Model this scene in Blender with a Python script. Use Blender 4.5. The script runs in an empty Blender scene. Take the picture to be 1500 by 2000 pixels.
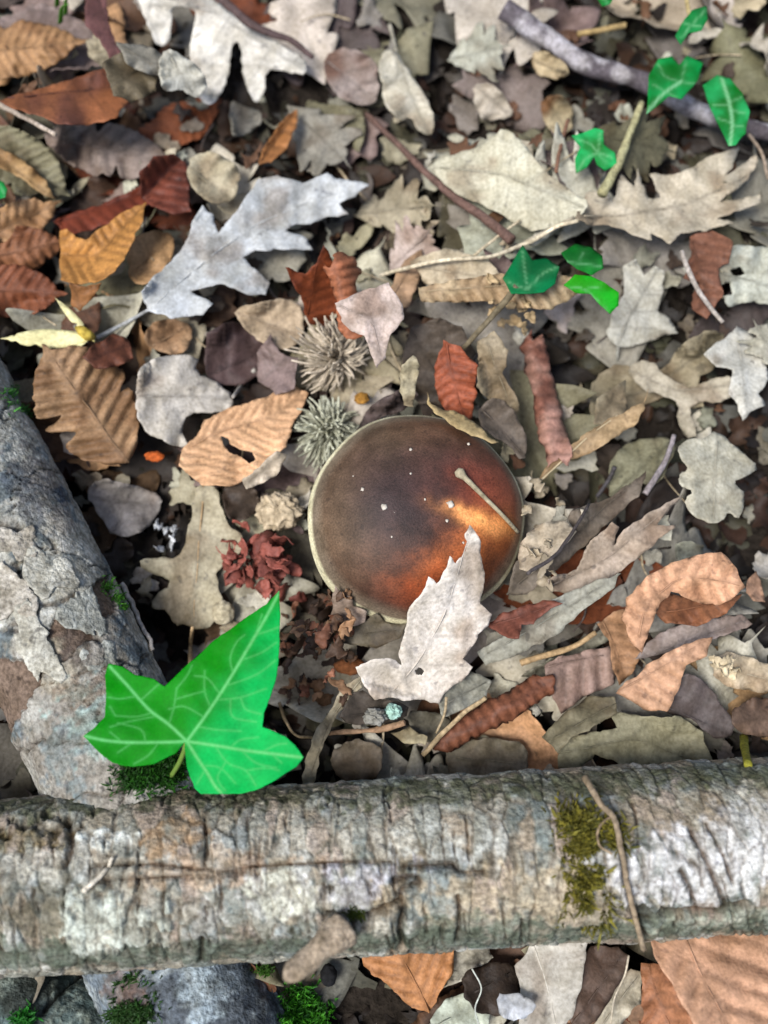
import bpy, math, random
import numpy as np
from mathutils import Vector, Matrix
from mathutils.geometry import delaunay_2d_cdt

# ------------------------------------------------------------------ camera, sky, sun, exposure
scn = bpy.context.scene
COL = scn.collection
rng = np.random.default_rng(7)
random.seed(7)

IMG_W, IMG_H = 1500.0, 2000.0
DIST, TILT = 0.42, math.radians(15)
HALF_H = 0.2067                                  # half picture height at the aim point, metres
TAN_V = HALF_H / DIST
TAN_H = TAN_V * IMG_W / IMG_H
CAM = np.array([0.0, -DIST * math.sin(TILT), DIST * math.cos(TILT)])
FWD = np.array([0.0, math.sin(TILT), -math.cos(TILT)])
UP = np.array([0.0, math.cos(TILT), math.sin(TILT)])
RIGHT = np.array([1.0, 0.0, 0.0])
PXM = 2 * HALF_H / IMG_H                          # metres per photo pixel at the aim point

cam_d = bpy.data.cameras.new('camera')
cam_d.sensor_fit = 'VERTICAL'
cam_d.sensor_height = 36.0
cam_d.angle_y = 2 * math.atan(TAN_V)
cam_d.clip_start, cam_d.clip_end = 0.01, 200.0
cam_d.dof.use_dof = True
cam_d.dof.focus_distance = 0.380
cam_d.dof.aperture_fstop = 5.6
cam_o = bpy.data.objects.new('camera', cam_d)
COL.objects.link(cam_o)
cam_o.location = CAM
cam_o.rotation_euler = (TILT, 0, 0)
scn.camera = cam_o

SUN_EL, SUN_AZ = math.radians(64), math.radians(-125)   # azimuth from +Y towards +X
world = bpy.data.worlds.new('World')
scn.world = world
world.use_nodes = True
wn = world.node_tree
sky = wn.nodes.new('ShaderNodeTexSky')
sky.sky_type = 'NISHITA'
sky.sun_disc = False
sky.sun_elevation = SUN_EL
sky.sun_rotation = SUN_AZ
sky.air_density, sky.dust_density, sky.ozone_density = 1.0, 2.5, 1.0
bg = wn.nodes['Background']
bg.inputs['Strength'].default_value = 0.06
wn.links.new(sky.outputs[0], bg.inputs['Color'])

sun_d = bpy.data.lights.new('sun', 'SUN')
sun_d.energy = 1.5
sun_d.angle = math.radians(20)
sun_d.color = (0.97, 0.985, 1.0)
sun_o = bpy.data.objects.new('sun', sun_d)
COL.objects.link(sun_o)
sd = Vector((math.sin(SUN_AZ) * math.cos(SUN_EL), math.cos(SUN_AZ) * math.cos(SUN_EL), math.sin(SUN_EL)))
sun_o.rotation_euler = sd.to_track_quat('Z', 'Y').to_euler()
sun_o.location = sd * 3

scn.render.engine = 'CYCLES'
scn.cycles.use_denoising = True
scn.cycles.max_bounces = 5
scn.cycles.diffuse_bounces = 2
scn.view_settings.view_transform = 'Standard'
scn.view_settings.look = 'None'
scn.view_settings.gamma = 1.0
scn.view_settings.use_curve_mapping = False
scn.view_settings.exposure = 1.55

# ------------------------------------------------------------------ helpers
def s2l(c):
    c = np.array(c[:3], float) / 255.0
    return np.where(c <= 0.04045, c / 12.92, ((c + 0.055) / 1.055) ** 2.4)

def P(px, py, z):
    """point at height z seen at photo pixel px, py"""
    px, py, z = np.broadcast_arrays(np.asarray(px, float), np.asarray(py, float), np.asarray(z, float))
    d = (FWD + ((px - IMG_W / 2) / (IMG_W / 2) * TAN_H)[..., None] * RIGHT
         + ((IMG_H / 2 - py) / (IMG_H / 2) * TAN_V)[..., None] * UP)
    t = (z - CAM[2]) / d[..., 2]
    return CAM + d * t[..., None]

def to_px(p):
    p = np.asarray(p, float) - CAM
    f = p @ FWD
    return np.stack([IMG_W / 2 + (p @ RIGHT) / f / TAN_H * IMG_W / 2, IMG_H / 2 - (p @ UP) / f / TAN_V * IMG_H / 2], -1)

def _hash(ix, iy, iz, seed):
    h = (ix * 374761393 + iy * 668265263 + iz * 2147483647 + seed * 974634777) & 0xffffffff
    h = ((h ^ (h >> 13)) * 1274126177) & 0xffffffff
    h = ((h ^ (h >> 16)) * 2246822519) & 0xffffffff
    return ((h ^ (h >> 15)) & 0xffffff) / float(0xffffff)

def vnoise(p, seed=0):
    p = np.asarray(p, float)
    if p.shape[-1] == 2:
        p = np.concatenate([p, np.zeros(p.shape[:-1] + (1,))], -1)
    i = np.floor(p).astype(np.int64)
    f = p - i
    f = f * f * (3 - 2 * f)
    r = 0
    for dx in (0, 1):
        for dy in (0, 1):
            for dz in (0, 1):
                w = (f[..., 0] if dx else 1 - f[..., 0]) * (f[..., 1] if dy else 1 - f[..., 1]) * (f[..., 2] if dz else 1 - f[..., 2])
                r = r + w * _hash(i[..., 0] + dx, i[..., 1] + dy, i[..., 2] + dz, seed)
    return r

def fbm(p, octs=4, seed=0, gain=0.5):
    a, s, t = 1.0, 0.0, 0.0
    p = np.asarray(p, float)
    for k in range(octs):
        s = s + a * (vnoise(p, seed + k * 17) - 0.5)
        t += a
        a *= gain
        p = p * 2.03 + 5.7
    return s / t * 2      # about -1 .. 1

def smooth(x, a, b):
    t = np.clip((x - a) / (b - a), 0, 1)
    return t * t * (3 - 2 * t)

def tag(o, label=None, cat=None, group=None, kind=None):
    for k, v in (('label', label), ('category', cat), ('group', group), ('kind', kind)):
        if v:
            o[k] = v
    return o

def mesh(name, v, f, mat, col=None, smooth_=True):
    me = bpy.data.meshes.new(name)
    me.from_pydata(np.asarray(v).tolist(), [], f if isinstance(f, list) else f.tolist())
    if col is not None:
        a = me.color_attributes.new('Col', 'FLOAT_COLOR', 'POINT')
        c = np.ones((len(v), 4), np.float32)
        c[:, :3] = np.clip(col, 0.002, 0.95)
        a.data.foreach_set('color', c.ravel())
    me.materials.append(mat)
    if smooth_:
        me.polygons.foreach_set('use_smooth', [True] * len(me.polygons))
    me.update()
    return me

def obj(name, me, parent=None, loc=None):
    o = bpy.data.objects.new(name, me)
    COL.objects.link(o)
    if loc is not None:
        o.location = loc
    if parent is not None:
        o.parent = parent
    return o

# ------------------------------------------------------------------ materials
def material(name, rough=0.7, spec=0.25, fine=900.0, fine_amt=0.35, bump=0.25, bscale=1400.0, translucent=0.0,
             speck=0.0, base=None, use_obj_color=True, bdist=0.0004, coat=0.0, mid=120.0, mid_amt=0.25):
    m = bpy.data.materials.new(name)
    m.use_nodes = True
    nt = m.node_tree
    N, L = nt.nodes, nt.links
    pb = N['Principled BSDF']
    out = N['Material Output']
    tc = N.new('ShaderNodeTexCoord')
    if base is None:
        at = N.new('ShaderNodeAttribute'); at.attribute_name = 'Col'
        c = at.outputs['Color']
    else:
        rgb = N.new('ShaderNodeRGB'); rgb.outputs[0].default_value = (*base, 1)
        c = rgb.outputs[0]
    def mul(a, b):
        mx = N.new('ShaderNodeMix'); mx.data_type = 'RGBA'; mx.blend_type = 'MULTIPLY'
        mx.inputs[0].default_value = 1.0
        L.new(a, mx.inputs[6]); L.new(b, mx.inputs[7])
        return mx.outputs[2]
    if use_obj_color:
        oi = N.new('ShaderNodeObjectInfo')
        c = mul(c, oi.outputs['Color'])
    def noise_factor(scale, amt, detail, tint):
        nz = N.new('ShaderNodeTexNoise'); nz.inputs['Scale'].default_value = scale
        nz.inputs['Detail'].default_value = detail
        L.new(tc.outputs['Object'], nz.inputs['Vector'])
        rp = N.new('ShaderNodeValToRGB')
        lo, hi = 1 - amt, 1 + amt * 0.7
        rp.color_ramp.elements[0].position = 0.3
        rp.color_ramp.elements[1].position = 0.7
        rp.color_ramp.elements[0].color = (lo, lo * (1 - tint * 0.3), lo * (1 - tint), 1)
        rp.color_ramp.elements[1].color = (hi, hi, hi, 1)
        L.new(nz.outputs['Fac'], rp.inputs[0])
        return rp.outputs[0], nz
    f1, nz1 = noise_factor(fine, fine_amt, 3, 0.05)
    c = mul(c, f1)
    f2, nz2 = noise_factor(mid, mid_amt, 4, 0.12)
    c = mul(c, f2)
    if speck > 0:
        vo = N.new('ShaderNodeTexNoise'); vo.inputs['Scale'].default_value = fine * 0.33; vo.inputs['Detail'].default_value = 2
        L.new(tc.outputs['Object'], vo.inputs['Vector'])
        rp = N.new('ShaderNodeValToRGB')
        rp.color_ramp.elements[0].position = 0.28; rp.color_ramp.elements[1].position = 0.36
        rp.color_ramp.elements[0].color = (1 - speck, 1 - speck, 1 - speck * 0.95, 1)
        rp.color_ramp.elements[1].color = (1, 1, 1, 1)
        L.new(vo.outputs['Fac'], rp.inputs[0])
        c = mul(c, rp.outputs[0])
    L.new(c, pb.inputs['Base Color'])
    pb.inputs['Roughness'].default_value = rough
    pb.inputs['Specular IOR Level'].default_value = spec
    if coat:
        pb.inputs['Coat Weight'].default_value = coat
        pb.inputs['Coat Roughness'].default_value = 0.35
    if bump:
        bn = N.new('ShaderNodeTexNoise'); bn.inputs['Scale'].default_value = bscale; bn.inputs['Detail'].default_value = 4
        L.new(tc.outputs['Object'], bn.inputs['Vector'])
        bp = N.new('ShaderNodeBump'); bp.inputs['Strength'].default_value = bump; bp.inputs['Distance'].default_value = bdist
        L.new(bn.outputs['Fac'], bp.inputs['Height'])
        L.new(bp.outputs[0], pb.inputs['Normal'])
    if translucent:
        tr = N.new('ShaderNodeBsdfTranslucent')
        L.new(c, tr.inputs['Color'])
        mx = N.new('ShaderNodeMixShader'); mx.inputs[0].default_value = translucent
        L.new(pb.outputs[0], mx.inputs[1]); L.new(tr.outputs[0], mx.inputs[2])
        L.new(mx.outputs[0], out.inputs['Surface'])
    return m

M_LEAF = material('dead_leaf', rough=0.62, spec=0.3, translucent=0.07, speck=0.4, fine=700, fine_amt=0.22, mid=90, mid_amt=0.22, bump=0.5, bscale=900, bdist=0.0005)
M_IVY = material('live_leaf', rough=0.55, spec=0.07, translucent=0.12, fine=900, fine_amt=0.10, mid=70, mid_amt=0.10, bump=0.25, bscale=700, bdist=0.0003)
M_BARK = material('bark', rough=0.88, spec=0.12, fine=650, fine_amt=0.45, speck=0.45, mid=160, mid_amt=0.3, bump=0.9, bscale=800, bdist=0.001)
M_TWIG = material('twig_bark', rough=0.75, spec=0.25, fine=600, fine_amt=0.4, bump=0.6, bscale=700, bdist=0.0006)
M_CAP = material('mushroom_skin', rough=0.62, spec=0.28, fine=1300, fine_amt=0.35, mid=150, mid_amt=0.30, speck=0.35, bump=0.5, bscale=1500, bdist=0.0003)
M_FLESH = material('mushroom_flesh', rough=0.7, spec=0.25, fine=500, fine_amt=0.12, bump=0.4, bscale=600)
M_MOSS = material('moss', rough=0.6, spec=0.25, translucent=0.2, fine=500, fine_amt=0.3, bump=0)
M_SPINE = material('bur_spines', rough=0.8, spec=0.15, fine=600, fine_amt=0.35, bump=0.2)
M_SOIL = material('soil', rough=0.95, spec=0.1, fine=300, fine_amt=0.5, base=(0.022, 0.017, 0.013), bump=1.0, bscale=300, bdist=0.003, mid=40, mid_amt=0.4)
M_CRUMB = material('crumb', rough=0.85, spec=0.15, fine=500, fine_amt=0.35, bump=0.6, bscale=700)

# ------------------------------------------------------------------ ground: one sheet, fine near the picture
GZ = -0.030
HOLLOWS = [(1120, 770, 80, 120), (1300, 285, 100, 34), (305, 1250, 45, 75), (1330, 1045, 60, 34), (472, 225, 34, 44), (885, 185, 44, 56), (70, 700, 60, 50), (600, 245, 60, 60), (330, 205, 40, 40), (720, 455, 60, 26), (1240, 860, 60, 30), (1200, 1330, 30, 30), (790, 1480, 40, 40), (560, 1500, 30, 40), (1130, 1505, 30, 20)]
xs = np.concatenate([[-25, -6, -2, -0.9], np.linspace(-0.5, 0.5, 90), [0.9, 2, 6, 25]])
gx, gy = np.meshgrid(xs, xs)
gv = np.stack([gx, gy, np.full_like(gx, GZ)], -1).reshape(-1, 3)
gv[:, 2] += 0.006 * fbm(gv[:, :2] * 14, 3, 3) * (np.abs(gv[:, :2]).max(1) < 0.6)
for hx, hy, ha, hb in HOLLOWS:
    hp_ = P(hx, hy, GZ)
    gv[:, 2] -= 0.016 * np.exp(-(((gv[:, 0] - hp_[0]) / (ha * PXM * 1.1)) ** 2 + ((gv[:, 1] - hp_[1]) / (hb * PXM * 1.1)) ** 2))
n = len(xs)
gi = np.arange(n * n).reshape(n, n)
gf = np.stack([gi[:-1, :-1], gi[:-1, 1:], gi[1:, 1:], gi[1:, :-1]], -1).reshape(-1, 4)
tag(obj('ground', mesh('ground', gv, gf, M_SOIL)), 'dark damp forest soil under the leaf litter', 'soil', kind='structure')

# height map of everything laid down so far (metres, 2 mm cells)
HS, HN = 0.002, 620
HH = np.full((HN, HN), GZ) + 0.0
HID = np.full((HN, HN), -1, int)
_cx = (np.arange(HN) + .5 - HN / 2) * HS
_X, _Y = np.meshgrid(_cx, _cx)
HOLE = np.zeros((HN, HN), bool)
for hx, hy, ha, hb in HOLLOWS:
    hp_ = P(hx, hy, GZ)
    _e = ((_X - hp_[0]) / (ha * PXM)) ** 2 + ((_Y - hp_[1]) / (hb * PXM)) ** 2
    HH -= 0.016 * np.exp(-_e / 1.21)
    HOLE |= _e < 0.5
def cells(xy):
    ij = np.floor(np.asarray(xy) / HS + HN / 2).astype(int)
    return np.clip(ij[..., 0], 0, HN - 1), np.clip(ij[..., 1], 0, HN - 1)
def hget(xy):
    i, j = cells(xy)
    return HH[j, i]
def hset(pts, ident=-1, fill=1):
    i, j = cells(pts[:, :2])
    z = pts[:, 2]
    for di in range(0, fill + 1):
        for dj in range(0, fill + 1):
            a, b = np.clip(i + di, 0, HN - 1), np.clip(j + dj, 0, HN - 1)
            m = z > HH[b, a]
            HH[b[m], a[m]] = z[m]
            HID[b[m], a[m]] = ident
def surf(px, py):
    z = np.zeros(np.broadcast(np.asarray(px, float), np.asarray(py, float)).shape)
    for _ in range(8):
        z = 0.5 * z + 0.5 * hget(P(px, py, z)[..., :2])
    return P(px, py, z)

def hsoft(xy):
    i, j = cells(xy)
    i0, i1, j0, j1 = max(i.min() - 6, 0), i.max() + 7, max(j.min() - 6, 0), j.max() + 7
    W = HH[j0:j1, i0:i1].copy()
    for ax in (0, 1):
        W = np.maximum(W, np.maximum(np.roll(W, 1, ax), np.roll(W, -1, ax)))
    for _ in range(2):
        for ax in (0, 1):
            W = (W + np.roll(W, 1, ax) + np.roll(W, -1, ax)) / 3
    return W[j - j0, i - i0]

# ------------------------------------------------------------------ leaf builder
def in_poly(p, poly):
    x, y = p[:, 0], p[:, 1]
    r = np.zeros(len(p), bool)
    a = poly; b = np.roll(poly, -1, 0)
    for (x0, y0), (x1, y1) in zip(a, b):
        if y0 == y1:
            continue
        c = ((y0 > y) != (y1 > y)) & (x < (x1 - x0) * (y - y0) / (y1 - y0) + x0)
        r ^= c
    return r

def resample(poly, sp, closed=True):
    q = np.vstack([poly, poly[:1]]) if closed else np.asarray(poly)
    out = []
    for a, b in zip(q[:-1], q[1:]):
        k = max(1, int(round(np.linalg.norm(b - a) / sp)))
        out.append(a + (b - a) * (np.arange(k) / k)[:, None])
    out = np.vstack(out)
    return out if closed else np.vstack([out, q[-1:]])

def seg_dist(p, a, b):
    ab = b - a
    L2 = max(ab @ ab, 1e-14)
    t = np.clip(((p - a) @ ab) / L2, 0, 1)
    q = a + t[:, None] * ab
    dv = p - q
    return np.sqrt((dv ** 2).sum(1)), t, (ab[0] * dv[:, 1] - ab[1] * dv[:, 0]) / math.sqrt(L2)

def along(p, mid):
    """arc length, signed distance from the polyline mid"""
    best = np.full(len(p), 1e9); s = np.zeros(len(p)); d = np.zeros(len(p))
    acc = 0.0
    for a, b in zip(mid[:-1], mid[1:]):
        L = np.linalg.norm(b - a)
        dist, t, cr = seg_dist(p, a, b)
        m = dist < best
        best[m] = dist[m]
        s[m] = acc + t[m] * L
        d[m] = (np.where(cr[m] < 0, -1, 1)) * dist[m]
        acc += L
    return s, d, acc

def chaikin(poly, k=1):
    for _ in range(k):
        b = np.roll(poly, -1, 0)
        poly = np.stack([poly * 0.75 + b * 0.25, poly * 0.25 + b * 0.75], 1).reshape(-1, 2)
    return poly

def triangulate(outline, sp, holes=()):
    area = 0.5 * np.sum(outline[:, 0] * np.roll(outline[:, 1], -1) - np.roll(outline[:, 0], -1) * outline[:, 1])
    if area < 0:
        outline = outline[::-1]
    outline = resample(outline, sp)
    lo, hi = outline.min(0), outline.max(0)
    gx = np.arange(lo[0], hi[0], sp)
    gy = np.arange(lo[1], hi[1], sp * 0.866)
    X, Y = np.meshgrid(gx, gy)
    X = X + (np.arange(len(gy)) % 2)[:, None] * sp / 2
    g = np.stack([X.ravel(), Y.ravel()], 1)
    g = g[in_poly(g, outline)]
    if len(g):
        keep = np.ones(len(g), bool)
        for q in outline:
            keep &= ((g - q) ** 2).sum(1) > (0.55 * sp) ** 2
        g = g[keep]
    hv = [resample(np.asarray(h), sp) for h in holes]
    pts = np.vstack([outline, g] + hv) if len(g) else outline
    S = 1000.0
    vs, es, fs, *_ = delaunay_2d_cdt([Vector((float(x * S), float(y * S))) for x, y in pts], [], [list(range(len(outline)))], 1, 1e-5)
    v = np.array([(q.x / S, q.y / S) for q in vs])
    f = np.array([t for t in fs if len(t) == 3], int)
    for h in holes:
        f = f[~in_poly(v[f].mean(1), np.asarray(h))]
    return v, f

def shape_z(s, d, L, W, xy, sh, seed):
    """relief of a dry leaf: s along the midrib, d across"""
    ad = np.abs(d)
    shear = sh.get('shear', 0.55)
    z = sh.get('fold', 0) * ad + sh.get('cup', 0) * ad ** 2 / max(W, 1e-6)
    z = z + sh.get('arch', 0) * ((s / L - 0.5) ** 2 - 0.25) * L
    z = z + sh.get('twist', 0) * d * (s / L - 0.5)
    z = z + sh.get('tipup', 0) * smooth(s / L, 0.6, 1.0) ** 2 * L
    z = z + sh.get('wav', 0.0012) * fbm(xy * sh.get('wf', 45), 3, seed)
    rg = 1 - 2 * np.abs(vnoise(xy * 85 + seed, seed + 3) - .5) + .5 * (1 - 2 * np.abs(vnoise(xy * 190 + seed, seed + 8) - .5))
    z = z + sh.get('crum', 0.0022) * rg
    z = z + sh.get('rip', 0) * (ad / W) ** 2 * np.sin(s / L * sh.get('rn', 18) + np.sign(d) * 1.3 + seed)
    vs = sh.get('veins', 0)
    if vs and sh.get('corr', 0):
        ph = (s - ad * shear) / vs
        z = z + 1.35 * sh['corr'] * (np.abs(np.sin(np.pi * ph)) - 0.6) * smooth(ad, 0.0005, 0.004)
    return z

def leaf_colors(s, d, L, W, xy, col, sh, seed, edge=None):
    ad = np.abs(d)
    shear = sh.get('shear', 0.55)
    base = np.asarray(col)[None, :] * np.ones((len(s), 1))
    n1 = fbm(xy * 60 + seed, 4, seed)[:, None]
    base = base * (1 + sh.get('mott', 0.22) * n1)
    c2 = sh.get('col2')
    if c2 is not None:
        m = smooth(fbm(xy * sh.get('c2f', 35) + 3.1 * seed, 3, seed + 5) + sh.get('c2b', 0.0), -0.12, 0.25)[:, None]
        base = base * (1 - m) + np.asarray(c2)[None, :] * m * (1 + 0.2 * n1)
    vs = sh.get('veins', 0)
    vc = sh.get('vc', -0.3)
    if vs:
        ph = (s - ad * shear) / vs
        dist = np.abs(ph - np.round(ph)) * vs * 0.85
        v = np.exp(-(dist / sh.get('vw', 0.0005)) ** 2) * smooth(ad, 0.0, 0.001) * (1 - 0.6 * ad / max(W, 1e-6))
        v = np.maximum(v, np.exp(-(ad / 0.0008) ** 2))
        base = base * (1 + vc * v[:, None])
        if sh.get('corr', 0):
            base = base * (1 + 0.24 * (np.abs(np.sin(np.pi * ph)) - 0.5))[:, None]
    return base

def tube(pts, radii, seg=7, col=None, rough=0.0, seed=0, cap=True):
    """tapered tube mesh data through 3-D points"""
    pts = np.asarray(pts, float)
    n = len(pts)
    radii = np.broadcast_to(np.asarray(radii, float), (n,))
    T = np.gradient(pts, axis=0)
    T /= np.linalg.norm(T, axis=1)[:, None] + 1e-12
    ref = np.array([0, 0, 1.0]) if abs(T[0, 2]) < 0.9 else np.array([1.0, 0, 0])
    A = np.cross(T, ref); A /= np.linalg.norm(A, axis=1)[:, None] + 1e-12
    B = np.cross(T, A)
    th = np.arange(seg) / seg * 2 * np.pi
    r = radii[:, None] * np.ones((1, seg))
    v = pts[:, None] + r[..., None] * (np.cos(th)[None, :, None] * A[:, None] + np.sin(th)[None, :, None] * B[:, None])
    if rough:
        k = fbm(v.reshape(-1, 3) * 150, 3, seed).reshape(n, seg)
        v = pts[:, None] + (v - pts[:, None]) * (1 + rough * k)[..., None]
    v = v.reshape(-1, 3)
    f = []
    for i in range(n - 1):
        for j in range(seg):
            a, b = i * seg + j, i * seg + (j + 1) % seg
            f.append((a, b, b + seg, a + seg))
    if cap:
        f.append(tuple(range(seg))[::-1])
        f.append(tuple((n - 1) * seg + j for j in range(seg)))
    return v, f

def spline(pts, per=8):
    p = np.asarray(pts, float)
    if len(p) == 2:
        t = np.linspace(0, 1, per * 2)[:, None]
        return p[0] * (1 - t) + p[1] * t
    q = np.vstack([2 * p[0] - p[1], p, 2 * p[-1] - p[-2]])
    out = []
    for i in range(1, len(q) - 2):
        t = (np.arange(per) / per)[:, None]
        a, b, c, d = q[i - 1], q[i], q[i + 1], q[i + 2]
        out.append(0.5 * (2 * b + (c - a) * t + (2 * a - 5 * b + 4 * c - d) * t ** 2 + (3 * b - a - 3 * c + d) * t ** 3))
    return np.vstack(out + [p[-1:]])

def bites(t, r):
    k = np.ones_like(t)
    for _ in range(r.integers(0, 3)):
        k *= 1 - r.uniform(.15, .6) * np.exp(-((t - r.uniform(.2, .95)) / r.uniform(.015, .06)) ** 2)
    return k
# ---- parametric outlines in a frame where the leaf runs along +x from 0 to L
def oak_outline(L, W, lobes=4, depth=0.5, seed=0, n=90, ang=0.55, pointy=0.5):
    r = np.random.default_rng(seed)
    t = np.linspace(0, 1, n)
    sides = []
    for sgn in (1, -1):
        env = np.sin(np.pi * np.clip(t, 0, 1) ** 0.85) ** 0.75 * (0.55 + 0.75 * np.sin(np.pi * t ** 1.15))
        ph = r.uniform(-0.15, 0.15)
        k = lobes + r.uniform(-0.3, 0.3)
        u = (t * k + ph) % 1.0
        lob = np.where(u < 0.65, u / 0.65, (1 - u) / 0.35)          # rises slowly, drops fast: lobes point to the tip
        lob = lob * pointy + (1 - pointy) * np.sin(np.pi * u) ** 0.8
        w = W / 2 * env * (1 - depth + depth * lob) * (1 + 0.12 * fbm(t[:, None] * np.array([[9, 0]]) + seed, 2, seed + int(sgn > 0)))
        w = w * bites(t, r)
        x = t * L * 0.86 + w * ang
        sides.append(np.stack([x, sgn * w], 1))
    tip = np.array([[L, 0]])
    return np.vstack([sides[0][:-1], tip, sides[1][::-1][1:-1]])

def chestnut_outline(L, W, seed=0, n=70, teeth=16):
    r = np.random.default_rng(seed)
    t = np.linspace(0, 1, n)
    sides = []
    for sgn in (1, -1):
        env = np.sin(np.pi * t) ** 0.62 * (1 - 0.18 * t)
        saw = ((t * teeth) % 1.0)
        w = W / 2 * env * (1 + 0.05 * saw) * (1 + 0.05 * fbm(t[:, None] * np.array([[5, 0]]) + seed, 2, seed + int(sgn > 0)))
        w = w * bites(t, r)
        x = t * L * 0.92 + w * 0.25
        sides.append(np.stack([x, sgn * w], 1))
    tip = np.array([[L, 0]])
    return np.vstack([sides[0][:-1], tip, sides[1][::-1][1:-1]])

def scrap_outline(L, W, seed=0, jag=.085):
    r = np.random.default_rng(seed)
    k = 26
    th = np.arange(k) / k * 2 * np.pi
    rad = 0.75 + 0.25 * np.sin(th * 2 + r.uniform(0, 6)) * r.uniform(0, 1) + r.normal(0, jag, k)
    rad = np.clip(rad + .16 * np.sin(th * 3 + r.uniform(0, 6)) + .1 * np.sin(th * 5 + r.uniform(0, 6)), 0.35, 1.3)
    return np.stack([L / 2 + np.cos(th) * rad * L / 2, np.sin(th) * rad * W / 2], 1)

# colours (reflectance, from the photograph's leaf tones)
PALE = s2l((196, 188, 170)) * 0.80
BEIGE = s2l((176, 164, 138)) * 0.80
GREY = s2l((158, 152, 138)) * 0.80
COOL = s2l((190, 194, 194)) * 0.80
MAUVE = s2l((140, 120, 114)) * 0.75
DKMAUVE = s2l((84, 66, 64)) * 0.8
OLIVE = s2l((128, 122, 96)) * 0.78
TAN = s2l((196, 152, 110)) * 0.80
PINK = s2l((204, 160, 134)) * 0.80
RUST = s2l((150, 84, 50)) * 0.80
RED = s2l((120, 56, 36)) * 0.85
BROWN = s2l((110, 78, 56)) * 0.8
DARK = s2l((72, 60, 50)) * 0.8
OCHRE = s2l((190, 134, 70)) * 0.8

THICK = 0.00028
def solidify(o, t=THICK):
    m = o.modifiers.new('thickness', 'SOLIDIFY')
    m.thickness = t
    m.offset = 0
    return o

# ------------------------------------------------------------------ logs: where they lie (needed before the litter)
def log_axis(a, b, za, zb):
    return P(a[0], a[1], za), P(b[0], b[1], zb)
LOGS = {
    'front': (*log_axis((-330, 1750), (1830, 1628), 0.022, 0.022), 0.0292),
    'side': (*log_axis((-190, 640), (306, 1640), 0.008, 0.008), 0.0288),
    'sunk': (*log_axis((300, 1800), (560, 2420), -0.012, -0.012), 0.0300),
    'corner': (*log_axis((-220, 1930), (330, 2130), -0.014, -0.02), 0.0270),
}
def in_log(xy, shrink=0.85):
    r = np.zeros(len(xy), bool)
    for a, b, R in LOGS.values():
        d, t, _ = seg_dist(xy, a[:2], b[:2])
        r |= d < R * shrink
    return r
CAP_C = P(812, 1012, 0.014)
CAP_R = 0.0420

# ------------------------------------------------------------------ leaf litter: loose leaves settled one on another
def local_leaf(kind, L, W, seed, col, sh, sp=0.0024, flat=False):
    if kind == 'oak':
        out = oak_outline(L, W, lobes=3 + seed % 3, depth=0.45 + 0.2 * ((seed * 7) % 10) / 10, seed=seed, pointy=((seed * 3) % 10) / 10, n=60)
    elif kind == 'chestnut':
        out = chestnut_outline(L, W, seed, teeth=12)
    else:
        out = scrap_outline(L, W, seed)
    mid = np.array([[0, 0], [L * 0.5, 0.03 * L * math.sin(seed)], [L * 0.97, 0]])
    v, f = triangulate(out, sp)
    s, d, ml = along(v, mid)
    Wd = np.abs(d).max()
    z = shape_z(s, d, ml, Wd, v + seed * 1.7, sh, seed)
    c = leaf_colors(s, d, ml, Wd, v + seed * 1.7, col, sh, seed)
    roll = sh.get('roll', 0)
    xyz = np.stack([v[:, 0] - L / 2, v[:, 1], z], 1)
    if roll:
        R = Wd / roll
        xyz[:, 1] = R * np.sin(d / R) + (v[:, 1] - d)
        xyz[:, 2] += R * (1 - np.cos(d / R)) * sh.get('rs', 1)
    return xyz, f, c

def rnd_shape(kind, r):
    sh = dict(fold=r.uniform(-0.45, 0.6), arch=r.uniform(-0.8, 0.8), twist=r.uniform(-0.5, 0.5), wav=r.uniform(0.002, 0.0055), rip=r.uniform(0.001, 0.0055), rn=r.uniform(10, 26), cup=r.uniform(-0.6, 0.9), mott=.3)
    if kind == 'oak':
        sh.update(veins=0.010, vc=r.choice([-0.25, -0.15, 0.18]), shear=0.6)
    if kind == 'chestnut':
        sh.update(veins=0.0055, vc=-0.25, corr=r.uniform(0.0008, 0.0016), shear=0.5)
        if r.random() < 0.5:
            sh.update(roll=r.uniform(0.6, 1.6), rs=r.choice([-1, 1]))
    return sh

VAR = {}
for kind, count in (('oak', 22), ('chestnut', 14), ('scrap', 16)):
    VAR[kind] = []
    for k in range(count):
        r = np.random.default_rng(100 * len(kind) + k)
        if kind == 'oak':
            L = r.uniform(0.055, 0.09); W = L * r.uniform(0.5, 0.72)
        elif kind == 'chestnut':
            L = r.uniform(0.06, 0.095); W = L * r.uniform(0.36, 0.5)
        else:
            L = r.uniform(0.018, 0.036); W = L * r.uniform(0.5, 0.9)
        xyz, f, c = local_leaf(kind, L, W, k + 1, np.array([0.5, 0.5, 0.5]), rnd_shape(kind, r), sp=0.0024 if kind != 'scrap' else 0.0022)
        VAR[kind].append((xyz, f, c, mesh(kind + '_leaf', xyz, f, M_LEAF, c)))

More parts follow.
